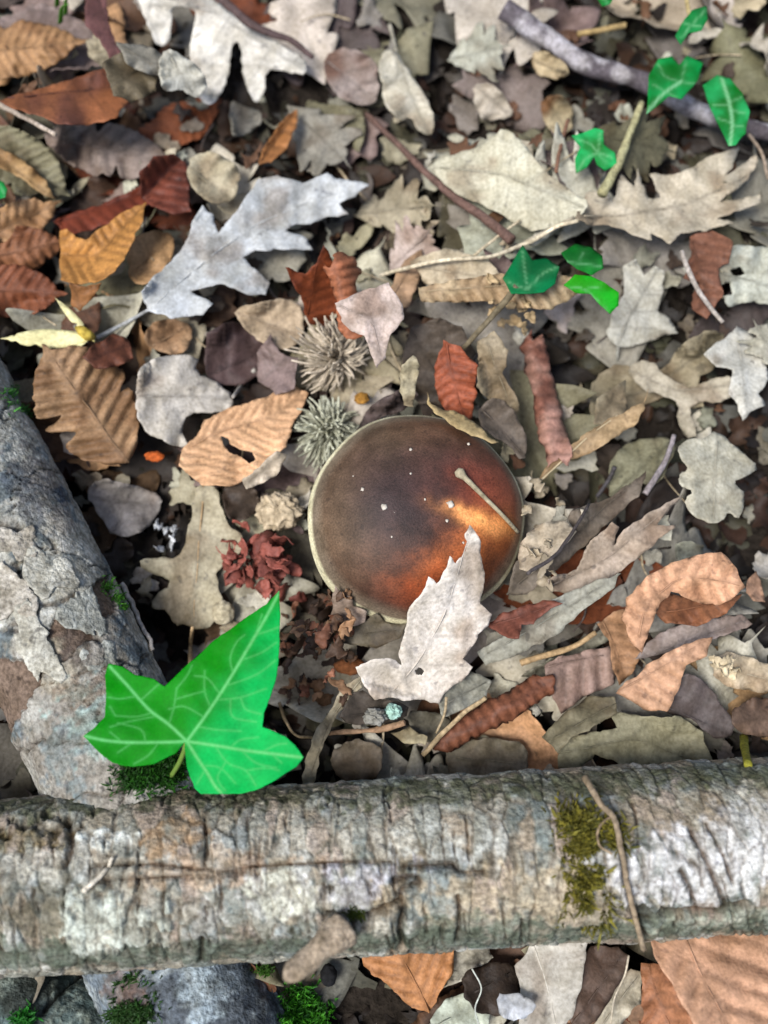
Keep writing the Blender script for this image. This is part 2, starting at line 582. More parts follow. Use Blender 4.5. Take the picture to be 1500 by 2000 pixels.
def settle(xyz, pos, rz, pct=72, tilt_max=0.55, extra=0.0):
    """lay a leaf on the heap: fit its plane to what lies below, return its world matrix rows and points"""
    c, s = math.cos(rz), math.sin(rz)
    q = xyz.copy()
    q[:, 0], q[:, 1] = xyz[:, 0] * c - xyz[:, 1] * s, xyz[:, 0] * s + xyz[:, 1] * c
    xy = q[:, :2] + pos
    h = hget(xy)
    A = np.column_stack([q[:, :2], np.ones(len(q))])
    co = np.linalg.lstsq(A, h, rcond=None)[0]
    g = co[:2]
    m = np.linalg.norm(g)
    if m > tilt_max:
        g = g * tilt_max / m
    pl = q[:, :2] @ g
    z0 = np.percentile(h - pl - q[:, 2], pct) + 0.0004 + extra
    n = np.array([-g[0], -g[1], 1.0]); n /= np.linalg.norm(n)
    R = Vector((0, 0, 1)).rotation_difference(Vector(n)).to_matrix() @ Matrix.Rotation(rz, 3, 'Z')
    return np.array(R), np.array([pos[0], pos[1], z0])

def tone(col, r, v=0.22):
    k = r.uniform(1 - v, 1 + v * 0.7)
    t = np.asarray(col) * k / 0.5
    return tuple(np.clip(t * r.uniform(0.95, 1.05, 3), 0.01, 1.9))

STUFF_V, STUFF_F, STUFF_C = [], [], []
def add_stuff(w, f, c):
    off = sum(len(x) for x in STUFF_V)
    STUFF_V.append(w); STUFF_F.append(f + off); STUFF_C.append(c)

r = np.random.default_rng(11)
# lowest layer: crumbled scraps over the whole floor
AREA = 0.46
for k in range(3600):
    pos = (r.uniform(-AREA, AREA, 2) if k % 3 == 0 else r.uniform(-.23, .23, 2) * [.9, 1.15]) + np.array([0, 0.03])
    xyz, f, c, _ = VAR['scrap'][k % 16]
    sc = r.uniform(0.5, 1.2)
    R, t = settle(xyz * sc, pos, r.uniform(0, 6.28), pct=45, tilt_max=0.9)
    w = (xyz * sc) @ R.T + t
    colr = np.array([BROWN, DARK, OLIVE, GREY, BEIGE, RED][r.choice(6, p=[.26, .34, .16, .12, .1, .02])]) * .34  # scrap colours cut down to paint shade deep between the leaves
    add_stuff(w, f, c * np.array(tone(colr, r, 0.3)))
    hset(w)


FILL = []
def warm_side(px):
    """chance that a leaf here is a brown chestnut leaf: many on the left edge, some lower right"""
    x, y = px
    a = 0.05
    if x < 420 and y < 1000: a = 0.5
    if x > 1000 and y > 1050: a = 0.45
    if 400 < x < 1100 and 1150 < y < 1500: a = 0.4
    if y > 1850: a = 0.35
    return a
cnt = 0
for k in range(760):
    pos = r.uniform(-0.40, 0.40, 2) + np.array([0, 0.05])
    px = to_px(np.array([pos[0], pos[1], 0.0]))
    inside = -90 < px[0] < 1590 and -90 < px[1] < 2090
    if np.linalg.norm(pos - CAP_C[:2]) < CAP_R * 0.75:
        continue
    chest = r.random() < warm_side(px)
    kind = 'chestnut' if chest else ('oak' if r.random() < 0.62 else 'scrap')
    vi = int(r.integers(len(VAR[kind])))
    xyz, f, c, me = VAR[kind][vi]
    sc = r.uniform(0.75, 1.1) if kind != 'scrap' else r.uniform(0.8, 1.5)
    if not inside and r.random() < 0.35:
        continue
    rz_ = r.uniform(0, 6.28)
    cz, sz = math.cos(rz_), math.sin(rz_)
    tq = (xyz * sc)[:, :2] @ np.array([[cz, sz], [-sz, cz]]) + pos
    ii, jj = cells(tq)
    if HOLE[jj, ii].mean() > .025 and kind != 'scrap':
        continue
    R, t = settle(xyz * sc, pos, rz_, pct=66, extra=r.uniform(0, .0055) if k > 250 else 0)
    w = (xyz * sc) @ R.T + t
    if kind == 'chestnut':
        ci = r.choice(5, p=[.3, .2, .2, .15, .15]); name, colr = [('tan', TAN), ('light brown', s2l((150, 116, 88)) * .8), ('brown', BROWN), ('rust brown', RUST), ('mauve grey', MAUVE)][ci]
    else:
        ci = r.choice(6, p=[.36, .24, .2, .08, .08, .04]); name, colr = [('pale beige', PALE), ('beige', BEIGE), ('grey', GREY), ('olive grey', OLIVE), ('mauve grey', MAUVE), ('dark brown', DARK)][ci]
    tn = tone(colr, r)
    if k < 350:                       # lower layer darkened, painting shade into the gaps
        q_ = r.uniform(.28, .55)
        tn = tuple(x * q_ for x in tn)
        name = 'shade darkened ' + name.split()[-1]
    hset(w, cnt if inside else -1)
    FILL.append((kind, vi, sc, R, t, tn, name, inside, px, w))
    cnt += 1
for k in range(330):
    pos = r.uniform(-.20, .20, 2) * [.9, 1.2] + np.array([0, 0.02])
    if np.linalg.norm(pos - CAP_C[:2]) < CAP_R * 1.02:
        continue
    px = to_px(np.array([pos[0], pos[1], 0.0]))
    ii, jj = cells(pos)
    if HOLE[jj, ii] and r.random() < .7:
        continue
    vi = int(r.integers(16)); xyz, f, c, me = VAR['scrap'][vi]
    sc = r.uniform(.3, .75)
    R, t = settle(xyz * sc, pos, r.uniform(0, 6.28), pct=62, tilt_max=.9, extra=r.uniform(0, .003))
    w = (xyz * sc) @ R.T + t
    name, colr = [('pale beige', PALE), ('beige', BEIGE), ('grey', GREY), ('brown', BROWN), ('dark brown', DARK)][r.choice(5, p=[.3, .22, .18, .15, .15])]
    hset(w, cnt)
    FILL.append(('scrap', vi, sc, R, t, tone(colr, r), name, True, px, w))
    cnt += 1
# idents index FILL only for the inside ones; keep them aligned

# ------------------------------------------------------------------ mushroom
def build_mushroom():
    root = obj('mushroom', None, loc=(CAP_C[0], CAP_C[1], CAP_C[2]))
    tag(root, 'round dark brown bolete mushroom cap with orange patches pushing up through dead leaves', 'mushroom')
    tilt = Matrix.Rotation(math.radians(6), 4, Vector((0.62, 0.78, 0)).normalized())   # leans towards the lower right
    nr, ns = 90, 180
    hc = 0.025
    t = np.linspace(0, 1, nr)
    rr = np.sin(t * np.pi / 2) ** 1.0
    zz = hc * (1 - rr ** 2.4) ** 0.72
    under_r = np.array([0.995, 0.975, 0.94, 0.88])
    under_z = np.array([-0.0022, -0.0042, -0.0048, -0.0035])
    rr = np.concatenate([rr, under_r]); zz = np.concatenate([zz, under_z])
    nr = len(rr)
    th = np.arange(ns) / ns * 2 * np.pi
    wob = 1 + 0.018 * np.sin(2 * th + 0.6) + 0.012 * np.sin(3 * th + 2.0) + 0.006 * np.sin(7 * th)
    X = CAP_R * rr[:, None] * wob[None] * np.cos(th)
    Y = CAP_R * rr[:, None] * wob[None] * np.sin(th)
    Z = zz[:, None] * np.ones((1, ns))
    v = np.stack([X, Y, Z], -1).reshape(-1, 3)
    v[:, 2] += 0.0009 * fbm(v * 45, 3, 4) * smooth(v[:, 2], 0.002, 0.012)
    R3 = np.array(tilt.to_3x3())
    v = v @ R3.T
    f = []
    for i in range(nr - 1):
        for j in range(ns):
            a, b = i * ns + j, i * ns + (j + 1) % ns
            f.append((a, a + ns, b + ns, b))
    px = to_px(v + CAP_C)
    rad = np.repeat(rr, ns); low = np.repeat(zz, ns)
    # skin pigment, plus painted shade at the lower edge: dark brown, with the paler orange patches where leaves had covered the cap
    n1 = fbm(v * 90, 4, 9)[:, None]; n2 = fbm(v * 260, 3, 19)[:, None]; n3 = fbm(v * 35, 3, 29)[:, None]
    col = s2l((80, 58, 46)) * np.ones((len(v), 1))
    def blob(cx, cy, rx, ry, ang, c, k=1.0, soft=1.0):
        nonlocal col
        ca, sa = math.cos(math.radians(ang)), math.sin(math.radians(ang))
        dx, dy = px[:, 0] - cx + 22 * n1[:, 0] + 14 * n2[:, 0], px[:, 1] - cy + 22 * n3[:, 0] + 14 * n2[:, 0]
        u, w = (dx * ca + dy * sa) / rx, (-dx * sa + dy * ca) / ry
        m = (np.exp(-(u * u + w * w) ** soft) * k)[:, None]
        col = col * (1 - m) + s2l(c) * m
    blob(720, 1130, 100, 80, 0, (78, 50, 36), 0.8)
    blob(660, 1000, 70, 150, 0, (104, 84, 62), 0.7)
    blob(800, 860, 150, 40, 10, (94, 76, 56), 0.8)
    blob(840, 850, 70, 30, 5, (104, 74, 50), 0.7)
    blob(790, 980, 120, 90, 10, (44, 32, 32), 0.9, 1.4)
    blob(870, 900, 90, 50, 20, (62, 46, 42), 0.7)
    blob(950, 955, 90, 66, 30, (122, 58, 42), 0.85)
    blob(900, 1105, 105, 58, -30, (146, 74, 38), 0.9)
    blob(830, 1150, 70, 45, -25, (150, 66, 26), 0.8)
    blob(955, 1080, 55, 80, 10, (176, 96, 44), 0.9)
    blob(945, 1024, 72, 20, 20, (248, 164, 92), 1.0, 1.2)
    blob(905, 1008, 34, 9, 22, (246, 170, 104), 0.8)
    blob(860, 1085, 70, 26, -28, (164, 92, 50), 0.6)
    blob(985, 1120, 30, 60, 0, (78, 48, 34), 0.8)  # shade on the lower right painted into the skin colour
    blob(740, 1190, 90, 34, 0, (50, 34, 28), 0.8)  # shade at the foot of the cap painted in
    col = col * (1 + 0.38 * n1 + 0.28 * n2)
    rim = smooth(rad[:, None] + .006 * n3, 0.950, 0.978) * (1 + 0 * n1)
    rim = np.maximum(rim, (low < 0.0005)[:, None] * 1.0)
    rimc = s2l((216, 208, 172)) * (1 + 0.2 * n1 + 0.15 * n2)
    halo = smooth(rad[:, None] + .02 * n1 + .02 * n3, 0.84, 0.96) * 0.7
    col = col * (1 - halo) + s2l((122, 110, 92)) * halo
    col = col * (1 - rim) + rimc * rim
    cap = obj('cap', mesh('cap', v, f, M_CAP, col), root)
    # pore layer and stem below the cap
    pr = np.array([0.88, 0.7, 0.42, 0.40])
    pz = np.array([-0.0038, -0.0070, -0.0060, -0.004])
    pv = np.stack([CAP_R * pr[:, None] * np.cos(th), CAP_R * pr[:, None] * np.sin(th), pz[:, None] * np.ones((1, ns))], -1).reshape(-1, 3) @ R3.T
    pf = [(i * ns + j, (i + 1) * ns + j, (i + 1) * ns + (j + 1) % ns, i * ns + (j + 1) % ns) for i in range(3) for j in range(ns)]
    obj('pore_layer', mesh('pore_layer', pv, pf, M_FLESH, np.tile(s2l((206, 196, 150)), (len(pv), 1))), root)
    sv, sf = tube([(0, 0, 0.004), (0, 0, -0.012), (0.001, 0, -0.028), (0.001, 0, -0.044)], [0.0165, 0.0172, 0.0195, 0.020], 40)
    obj('stem', mesh('stem', sv, sf, M_FLESH, np.tile(s2l((190, 160, 118)), (len(sv), 1))), root)
    w = v + CAP_C
    hset(w, -2, 1)
    return root, w
MUSHROOM, CAP_W = build_mushroom()

# ------------------------------------------------------------------ single leaves that can be told apart
def pts(s):
    a = [float(x) for x in s.replace(',', ' ').split()]
    return np.array(a).reshape(-1, 2)

def placed_outline(kind, base, tip, width, seed, **kw):
    base, tip = np.array(base, float), np.array(tip, float)
    L = np.linalg.norm(tip - base)
    if kind == 'oak':
        o = oak_outline(L, width, seed=seed, **kw)
    elif kind == 'chestnut':
        o = chestnut_outline(L, width, seed, teeth=kw.get('teeth', 16))
    else:
        o = scrap_outline(L, width, seed)
    u = (tip - base) / L
    n = np.array([-u[1], u[0]])
    return base + o[:, :1] * u + o[:, 1:] * n, np.array([base, (base + tip) / 2 + n * kw.get('bow', 0), base * 0.04 + tip * 0.96])

LEAFN = [0]
def leaf(name, label, col, outline=None, mid=None, base=None, tip=None, width=None, kind='traced', seed=None, sp=0.0013, pct=92, lift=0.0,
         tilt_max=0.5, tilt=None, z=None, stalk=None, holes=(), group=None, cat='leaf', mat=None, sm=0, rib=True, colfn=None, stalk_col=None, okw=None, roll=0, rs=1, **sh):
    LEAFN[0] += 1
    seed = seed or LEAFN[0]
    mat = mat or M_LEAF
    if outline is None:
        outline, mid = placed_outline(kind, base, tip, width, seed, **(okw or {}))
    else:
        outline = pts(outline) if isinstance(outline, str) else np.asarray(outline)
        mid = pts(mid) if isinstance(mid, str) else np.asarray(mid)
    if sm:
        outline = chaikin(outline, sm)
    if kind == 'chestnut':
        sh = {**dict(veins=0.0046, corr=0.0011, vc=-0.3, shear=0.5, wav=0.0030, rip=.002, mott=.28), **sh}
    else:
        sh = {**dict(veins=0.0095, vc=-0.36, wav=0.0028, rip=0.0026, mott=.28), **sh}
    h = 0.0 if z is None else z
    for _ in range(3):                       # find the height of the heap under the leaf
        oxy = P(outline[:, 0], outline[:, 1], h)[:, :2]
        mxy = P(mid[:, 0], mid[:, 1], h)[:, :2]
        if z is None:
            q = np.vstack([oxy, oxy * 0.6 + oxy.mean(0) * 0.4, oxy * 0.25 + oxy.mean(0) * 0.75])
            hv = hget(q)
            h = np.percentile(hv, pct) + lift * 1.35
    ctr = oxy.mean(0)
    if tilt is not None:
        g = np.array(tilt, float)            # slope in the picture frame: x right, y away
    else:
        A = np.column_stack([q - ctr, np.ones(len(q))]) if z is None else None
        g = np.linalg.lstsq(A, hv, rcond=None)[0][:2] if z is None else np.zeros(2)
        m = np.linalg.norm(g)
        if m > tilt_max:
            g = g * tilt_max / m
    # ragged edge
    fine = resample(oxy, sp)
    fine = fine + (0.0022 if sh.get('cup', 0) < -1 else 0.0010) * np.stack([fbm(fine * 300, 3, seed), fbm(fine * 300 + 9, 3, seed + 1)], 1) * (1 if mat is M_LEAF else .3)
    hol = []
    for hp in holes:
        hp = pts(hp) if isinstance(hp, str) else hp
        hol.append(P(hp[:, 0], hp[:, 1], h)[:, :2])
    v, f = triangulate(fine, sp, hol)
    s, d, ml = along(v, mxy)
    W = np.abs(d).max()
    zz = h + (v - ctr) @ g + shape_z(s, d, ml, W, v, sh, seed)
    zz -= shape_z(s, d, ml, W, v, sh, seed).mean() if z is None else 0
    if z is None and tilt is None:           # keep it on the heap, not in it
        over = hget(v) - zz
        zz += max(0.0, np.percentile(over, min(pct, 88)))
    if z is None:                            # drape over whatever would poke through
        zz += np.clip(hsoft(v) + .0007 - zz, 0, .016)
    if 'col2' not in sh and mat is M_LEAF:
        sh['col2'] = np.asarray(col) * [.66, .60, .55]; sh['c2b'] = -.22; sh['c2f'] = 55
    c = leaf_colors(s, d, ml, W, v, col, sh, seed)
    if colfn is not None:
        c = colfn(v, s, d, c, h)
    xyz = np.column_stack([v, zz])
    if roll:
        R = W / roll
        nrm = np.stack([np.gradient(mxy[:, 1]).mean() * -1, np.gradient(mxy[:, 0]).mean()]); nrm /= np.linalg.norm(nrm)
        xyz[:, :2] += (R * np.sin(d / R) - d)[:, None] * nrm
        xyz[:, 2] += R * (1 - np.cos(d / R)) * rs
        if rs < 0:
            xyz[:, 2] += R * (1 - math.cos(roll)) * 0.6
    hz = h
    k = (xyz[:, 2] - hz) / (CAM[2] - hz)
    xyz[:, :2] += (CAM[:2] - xyz[:, :2]) * k[:, None]
    org = xyz.mean(0)
    o = obj(name, mesh(name, xyz - org, f, mat, c), loc=org)
    solidify(o)
    tag(o, label, cat, group)
    if rib and not roll:
        ms = resample(mxy, 0.004, closed=False)
        ms = ms[in_poly(ms, fine)]
        if len(ms) > 4:
            near = np.array([np.argmin(((v - q) ** 2).sum(1)) for q in ms])
            rp = xyz[near] - org
            rp[:, 2] += 0.0001
            ker = np.vstack([rp[:1], (rp[:-2] + rp[1:-1] + rp[2:]) / 3, rp[-1:]])
            rv, rf = tube(ker, np.linspace(0.00042, 0.00014, len(ker)), 6)
            rc = np.asarray(stalk_col if stalk_col is not None else np.asarray(col) * (1 + sh.get('vc', -0.2) * .8))
            obj('midrib', mesh('midrib', rv, rf, mat, np.tile(rc, (len(rv), 1))), o)
    if stalk is not None:
        st = pts(stalk) if isinstance(stalk, str) else stalk
        first = xyz[np.argmin(((v - mxy[0]) ** 2).sum(1))]
        zs = np.array([first[2]] + [hget(P(q[0], q[1], h)[:2]) + 0.001 for q in st[1:]])
        zs = np.minimum(zs, first[2] + 0.006)
        sp3 = P(st[:, 0], st[:, 1], zs) - org
        sv, sf = tube(spline(sp3, 6), np.linspace(0.0007, 0.0010, len(spline(sp3, 6))), 7, rough=0.15, seed=seed)
        sc_ = np.asarray(stalk_col if stalk_col is not None else np.asarray(col) * 0.7)
        obj('stalk', mesh('stalk', sv, sf, M_TWIG, np.tile(sc_, (len(sv), 1))), o)
    hset(xyz, -2, 1)
    return o, xyz

def twig(name, label, path, r0, r1, col, cat='twig', lift=0.0, rough=.18, seg=10, col2=None, rigid=True, mat=None, lichen=0.0, zs=None, group=None, log=None):
    p = pts(path)
    q = spline(p, 10)
    if zs is None:
        s = surf(q[:, 0], q[:, 1])
        z = s[:, 2]
        if rigid:
            t = np.linspace(0, 1, len(z))
            co = np.polyfit(t, z, 1)
            ln = np.polyval(co, t)
            z = ln + np.percentile(z - ln, 70)
        else:
            for _ in range(6):
                z = np.maximum(z, np.convolve(np.pad(z, 3, 'edge'), np.ones(7) / 7, 'valid'))
                z = np.convolve(np.pad(z, 2, 'edge'), np.ones(5) / 5, 'valid')
        z = z + lift + max(r0, r1) * .6
    else:
        z = np.interp(np.linspace(0, 1, len(q)), np.linspace(0, 1, len(zs)), zs)
    w = P(q[:, 0], q[:, 1], z)
    if log is not None:
        w = log.at(q, lift + r0)[0]
    w = w + .0004 * np.stack([fbm(w * 120, 2, 1), fbm(w * 120, 2, 2), fbm(w * 120, 2, 3)], 1) * (r0 > .0006)
    rad = np.linspace(r0, r1, len(w)) * (1 + .12 * fbm(w * 90, 2, 7))
    v, f = tube(w, rad, seg, rough=rough, seed=len(label))
    c = np.asarray(col) * (1 + .3 * fbm(v * 220, 3, 5)[:, None])
    if col2 is not None:
        m = smooth(fbm(v * 110, 3, 15) + lichen, 0, .3)[:, None]
        c = c * (1 - m) + np.asarray(col2) * m
    org = v.mean(0)
    o = obj(name, mesh(name, v - org, f, mat or M_TWIG, c), loc=org)
    hset(w, -2, 0)
    return tag(o, label, cat, group)

sr2 = np.random.default_rng(55)
for k in range(46):
    x, y = sr2.uniform(20, 1480), sr2.uniform(10, 1490)
    if math.hypot(x - 812, y - 1010) < 290 or (x < 420 and y > 850) or (x < 640 and y > 1130):
        continue
    a, l_ = sr2.uniform(0, 6.28), sr2.uniform(50, 170)
    d_ = np.array([math.cos(a), math.sin(a)]) * l_ / 2
    n_ = np.array([-d_[1], d_[0]]) * sr2.uniform(-.35, .35)
    m_ = np.array([x, y])
    mk = min((('the silvery oak leaf', 480, 480), ('the white lobed oak leaf', 430, 110), ('the lichened branch', 1150, 110), ('the slanting twig', 860, 330), ('the pointed grey oak leaf', 1260, 590), ('the rounded lobed oak leaf', 1390, 930), ('the big curled chestnut leaf', 1330, 1150), ('the ochre curled leaf', 190, 480), ('the spiny acorn cups', 640, 760), ('the maple leaf', 860, 1380)), key=lambda q: (q[1] - x) ** 2 + (q[2] - y) ** 2)[0]
    p4 = np.array([m_ - d_, m_ + n_, m_ + d_])
    dk = k % 3 == 0
    twig('dry_stem', f"thin {'dark' if dk else 'pale'} dry stem lying in the litter near {mk}", ' '.join(f'{v:.0f}' for v in p4.ravel()), sr2.uniform(.0003, .0007), sr2.uniform(.0002, .0004),
         (s2l((96, 84, 78)) if dk else s2l((186, 168, 138))) * .8, cat='stem', lift=.001, rough=.08, seg=6, group=f"{'dark' if dk else 'pale'} dry stems near {mk}")


# --- upper left
leaf('chestnut_leaf', 'tan chestnut leaf with crosswise ribs beside the grass blades', s2l((168, 128, 88)) * .8, kind='chestnut', base=(-150, 118), tip=(178, 78), width=120, fold=-.25)
leaf('dead_leaf', 'pale cream scrap of leaf under the dark folded brown leaf', BEIGE, '165 75 205 68 240 130 262 165 235 160 200 130 175 110', '165 75 255 160', rib=False)
leaf('chestnut_leaf', 'olive grey chestnut leaf with pale edge beside the mauve ribbed leaf', OLIVE, kind='chestnut', base=(-60, 250), tip=(140, 385), width=120, fold=.2)
leaf('dead_leaf', 'tan narrow leaf edge curling above the olive leaf', s2l((176, 142, 96)) * .8, '-10 285 25 300 60 325 85 345 108 388 92 385 60 362 20 335 -10 322', '-10 300 100 385', fold=.5, lift=.003)
leaf('chestnut_leaf', 'mauve grey chestnut leaf with soft ribs beside the dark red curled leaf', s2l((150, 134, 124)) * .8, kind='chestnut', base=(85, 262), tip=(345, 322), width=118, veins=.0075, corr=.0014, fold=-.3)
leaf('dead_leaf', 'dark red brown folded leaf with orange underside near the grass', s2l((104, 62, 50)) * .8, '-5 188 60 170 135 148 180 132 230 118 258 150 250 190 225 222 170 238 110 236 60 215 20 205', '-5 188 250 160', fold=.45, lift=.004, col2=s2l((150, 92, 56)) * .8, c2b=-.1)
leaf('dead_leaf', 'dull reddish narrow leaf strip rising from the dark folded leaf', s2l((112, 74, 70)) * .8, '166 -12 208 -12 214 50 236 108 252 168 232 158 214 112 196 80 168 52', '188 -12 245 160', fold=.4, lift=.008)
leaf('dead_leaf', 'olive brown shaded leaf behind the white lobed leaf', s2l((112, 100, 78)) * .8, '225 190 260 165 310 165 330 200 325 240 280 262 245 250', '228 240 325 180')
leaf('chestnut_leaf', 'light tan chestnut leaf lying at the edge of the brown ribbed leaves', s2l((184, 142, 100)) * .8, kind='chestnut', base=(-60, 478), tip=(122, 388), width=88, fold=.3)
leaf('chestnut_leaf', 'reddish brown chestnut leaf with close ribs beneath the ochre curled leaf', s2l((150, 100, 68)) * .8, kind='chestnut', base=(-110, 520), tip=(140, 470), width=110, fold=-.3, corr=.0014)
leaf('chestnut_leaf', 'rust brown chestnut leaf with wavy ribs above the yellow bract', s2l((140, 84, 56)) * .8, kind='chestnut', base=(-100, 560), tip=(132, 572), width=110, fold=-.35, corr=.0016)
leaf('dead_leaf', 'tan oval leaf half covered by the large silvery oak leaf', s2l((196, 154, 108)) * .8, '245 480 275 455 320 448 345 470 330 520 305 545 270 560 250 530', '250 540 340 460', sm=1)
leaf('chestnut_leaf', 'long dark red chestnut leaf edge curling under the ochre leaf', RED, '105 432 150 415 210 395 262 372 318 345 330 375 290 400 240 425 180 450 130 462', '105 440 325 360', kind='chestnut', veins=.005, fold=.5, lift=.003)
leaf('chestnut_leaf', 'dark red rolled chestnut leaf tip beside the ochre curled leaf', s2l((112, 58, 42)) * .8, '272 340 300 305 340 300 362 320 370 370 372 415 340 420 300 405 275 385', '275 390 350 310', kind='chestnut', fold=.9, lift=.006)
leaf('chestnut_leaf', 'ochre chestnut leaf curled like a cup with dark curved ribs', OCHRE, '286 394 280 425 265 455 248 495 225 530 190 552 150 555 120 545 116 500 118 448 132 446 148 462 170 466 205 440 245 410', '128 500 190 500 284 398', kind='chestnut', fold=.75, veins=.0042, corr=.0017, vc=-.45, lift=.007)
leaf('chestnut_leaf', 'brown pointed leaf tip hanging under the ochre curled leaf', s2l((160, 108, 62)) * .8, '134 548 165 556 196 548 180 578 152 606 140 590', '140 552 155 602', lift=.001, rib=False)
# --- upper middle
leaf('dead_leaf', 'greyish scrap of leaf beneath the white lobed oak leaf', GREY, '232 95 300 105 345 140 350 165 300 160 255 140', '235 100 345 160')
leaf('oak_leaf', 'small pale two pointed leaf under the white lobed oak leaf', s2l((204, 200, 186)) * .8, '345 165 375 182 405 198 425 235 405 264 388 258 374 242 352 252 336 242 330 200', '345 170 395 255', sm=1, fold=.2)
leaf('oak_leaf', 'grey oak leaf lobe in the shade beside the white lobed leaf', GREY * .8, '448 190 480 210 510 215 512 240 485 262 455 268 448 235', '470 200 475 262', sm=1)
leaf('oak_leaf', 'white lobed oak leaf with long rounded lobes beside the dark twig', s2l((222, 216, 204)) * .82, '262 -14 285 40 303 84 322 93 333 70 337 14 362 10 386 28 372 72 367 130 380 180 402 206 426 196 446 152 450 104 458 78 472 92 474 132 482 174 501 206 516 182 520 134 560 142 602 146 594 112 562 96 526 74 490 48 442 18 402 -14', '300 -14 420 25 520 90 598 140', sm=1, fold=-.3, arch=.25, lift=.007, veins=.013, shear=.2)
leaf('oak_leaf', 'mauve grey curled leaf beside the pale oblong oak leaf with stalk', s2l((156, 142, 134)) * .8, '632 112 660 92 700 98 736 120 742 170 732 206 690 202 655 186 635 150', '640 120 735 200', sm=1, fold=.35, col2=s2l((112, 84, 70)) * .8, lift=.002)
leaf('oak_leaf', 'dull olive oak leaf with drooping lobes below the mauve curled leaf', OLIVE, '590 180 640 190 700 195 715 225 705 282 692 285 685 250 672 255 665 280 650 262 630 250 605 240', '595 190 700 240', sm=1, fold=-.3)
leaf('oak_leaf', 'pale oblong oak leaf with a straight stalk and rounded tip', s2l((206, 198, 178)) * .82, '774 96 800 140 822 172 845 215 851 246 838 266 816 252 800 226 784 238 760 216 747 196 749 166 738 146 744 108 752 96', '772 98 800 180 838 260', sm=1, stalk='774 100 768 75 761 48', lift=.008, fold=.15, veins=.012)
leaf('dead_leaf', 'small pale triangular leaf near the lichened branch', s2l((198, 186, 168)) * .8, '924 165 960 163 990 194 1006 226 975 236 940 236 926 206', '930 170 1000 230', sm=1, lift=.002)
leaf('oak_leaf', 'pale crumpled small oak leaf behind the triangular leaf', s2l((186, 184, 166)) * .8, kind='oak', base=(872, 118), tip=(1000, 88), width=105, wav=.003)
leaf('dead_leaf', 'cream oval leaf scrap under the lichened branch', s2l((196, 176, 140)) * .8, '1036 92 1075 85 1110 112 1115 138 1075 142 1045 128', '1036 100 1112 132', sm=1)
leaf('dead_leaf', 'cream leaf scrap with brown stain below the lichened branch', s2l((198, 180, 144)) * .8, '1068 150 1105 140 1130 165 1132 205 1112 226 1082 216 1064 185', '1075 150 1120 220', sm=1, col2=s2l((120, 84, 52)) * .8, c2b=-.25)
leaf('oak_leaf', 'cream grey leaf beside the tan oval leaf', s2l((190, 178, 150)) * .8, '362 320 395 292 440 305 470 330 465 378 440 400 405 395 375 372', '370 330 455 390', sm=1, fold=.3, wav=.003)
leaf('oak_leaf', 'dull grey oak leaf with hanging lobes above the silvery oak leaf', GREY * .85, kind='oak', base=(560, 205), tip=(690, 330), width=130)
leaf('chestnut_leaf', 'ochre brown folded leaf in a dark gap below the white leaf', s2l((156, 104, 58)) * .8, '505 322 515 290 540 250 578 212 582 235 560 290 530 318', '508 318 575 220', fold=.7, kind='chestnut', lift=.004)
leaf('oak_leaf', 'large flat greenish beige leaf under the thin straw', s2l((200, 194, 170)) * .8, '985 246 1022 280 1062 330 1112 372 1155 396 1122 430 1050 456 1000 432 950 402 900 384 858 352 836 322 880 302 930 290 962 268', '840 325 980 340 1140 405', sm=1, fold=-.12, lift=.002, veins=.014)
leaf('oak_leaf', 'light brown small lobed leaf at the foot of the slanting twig', s2l((186, 170, 146)) * .8, kind='oak', base=(760, 330), tip=(850, 420), width=100)
leaf('oak_leaf', 'beige crumpled leaf between the slanting twig and the silvery leaf', BEIGE, kind='oak', base=(690, 420), tip=(870, 400), width=110, wav=.003)
leaf('oak_leaf', 'pink beige torn leaf under the straw', s2l((200, 180, 168)) * .8, kind='oak', base=(760, 520), tip=(850, 430), width=100, wav=.003)
leaf('dead_leaf', 'light tan folded leaf under the silvery oak leaf tip', s2l((196, 160, 124)) * .8, '278 668 285 630 330 618 372 630 374 665 350 690 310 684', '280 680 370 630', sm=1, fold=.4)
# --- the big silvery leaf
leaf('oak_leaf', 'large silvery grey oak leaf with stalk lying over brown chestnut leaves', s2l((198, 200, 200)) * .82,
     '288 606 274 572 300 540 330 518 362 480 374 440 394 404 416 420 428 456 456 420 480 386 505 352 540 342 590 360 640 338 656 350 722 360 692 384 664 400 682 420 640 424 606 440 578 438 560 450 600 468 612 490 560 488 500 490 474 504 492 522 528 552 520 576 480 576 440 556 415 558 372 570 416 594 396 616 340 624',
     '290 606 380 530 480 450 590 400 700 365', stalk='292 604 250 628 190 660', lift=.008, arch=.15, fold=.12, veins=.017, vc=.12, mott=.12, rip=.002)
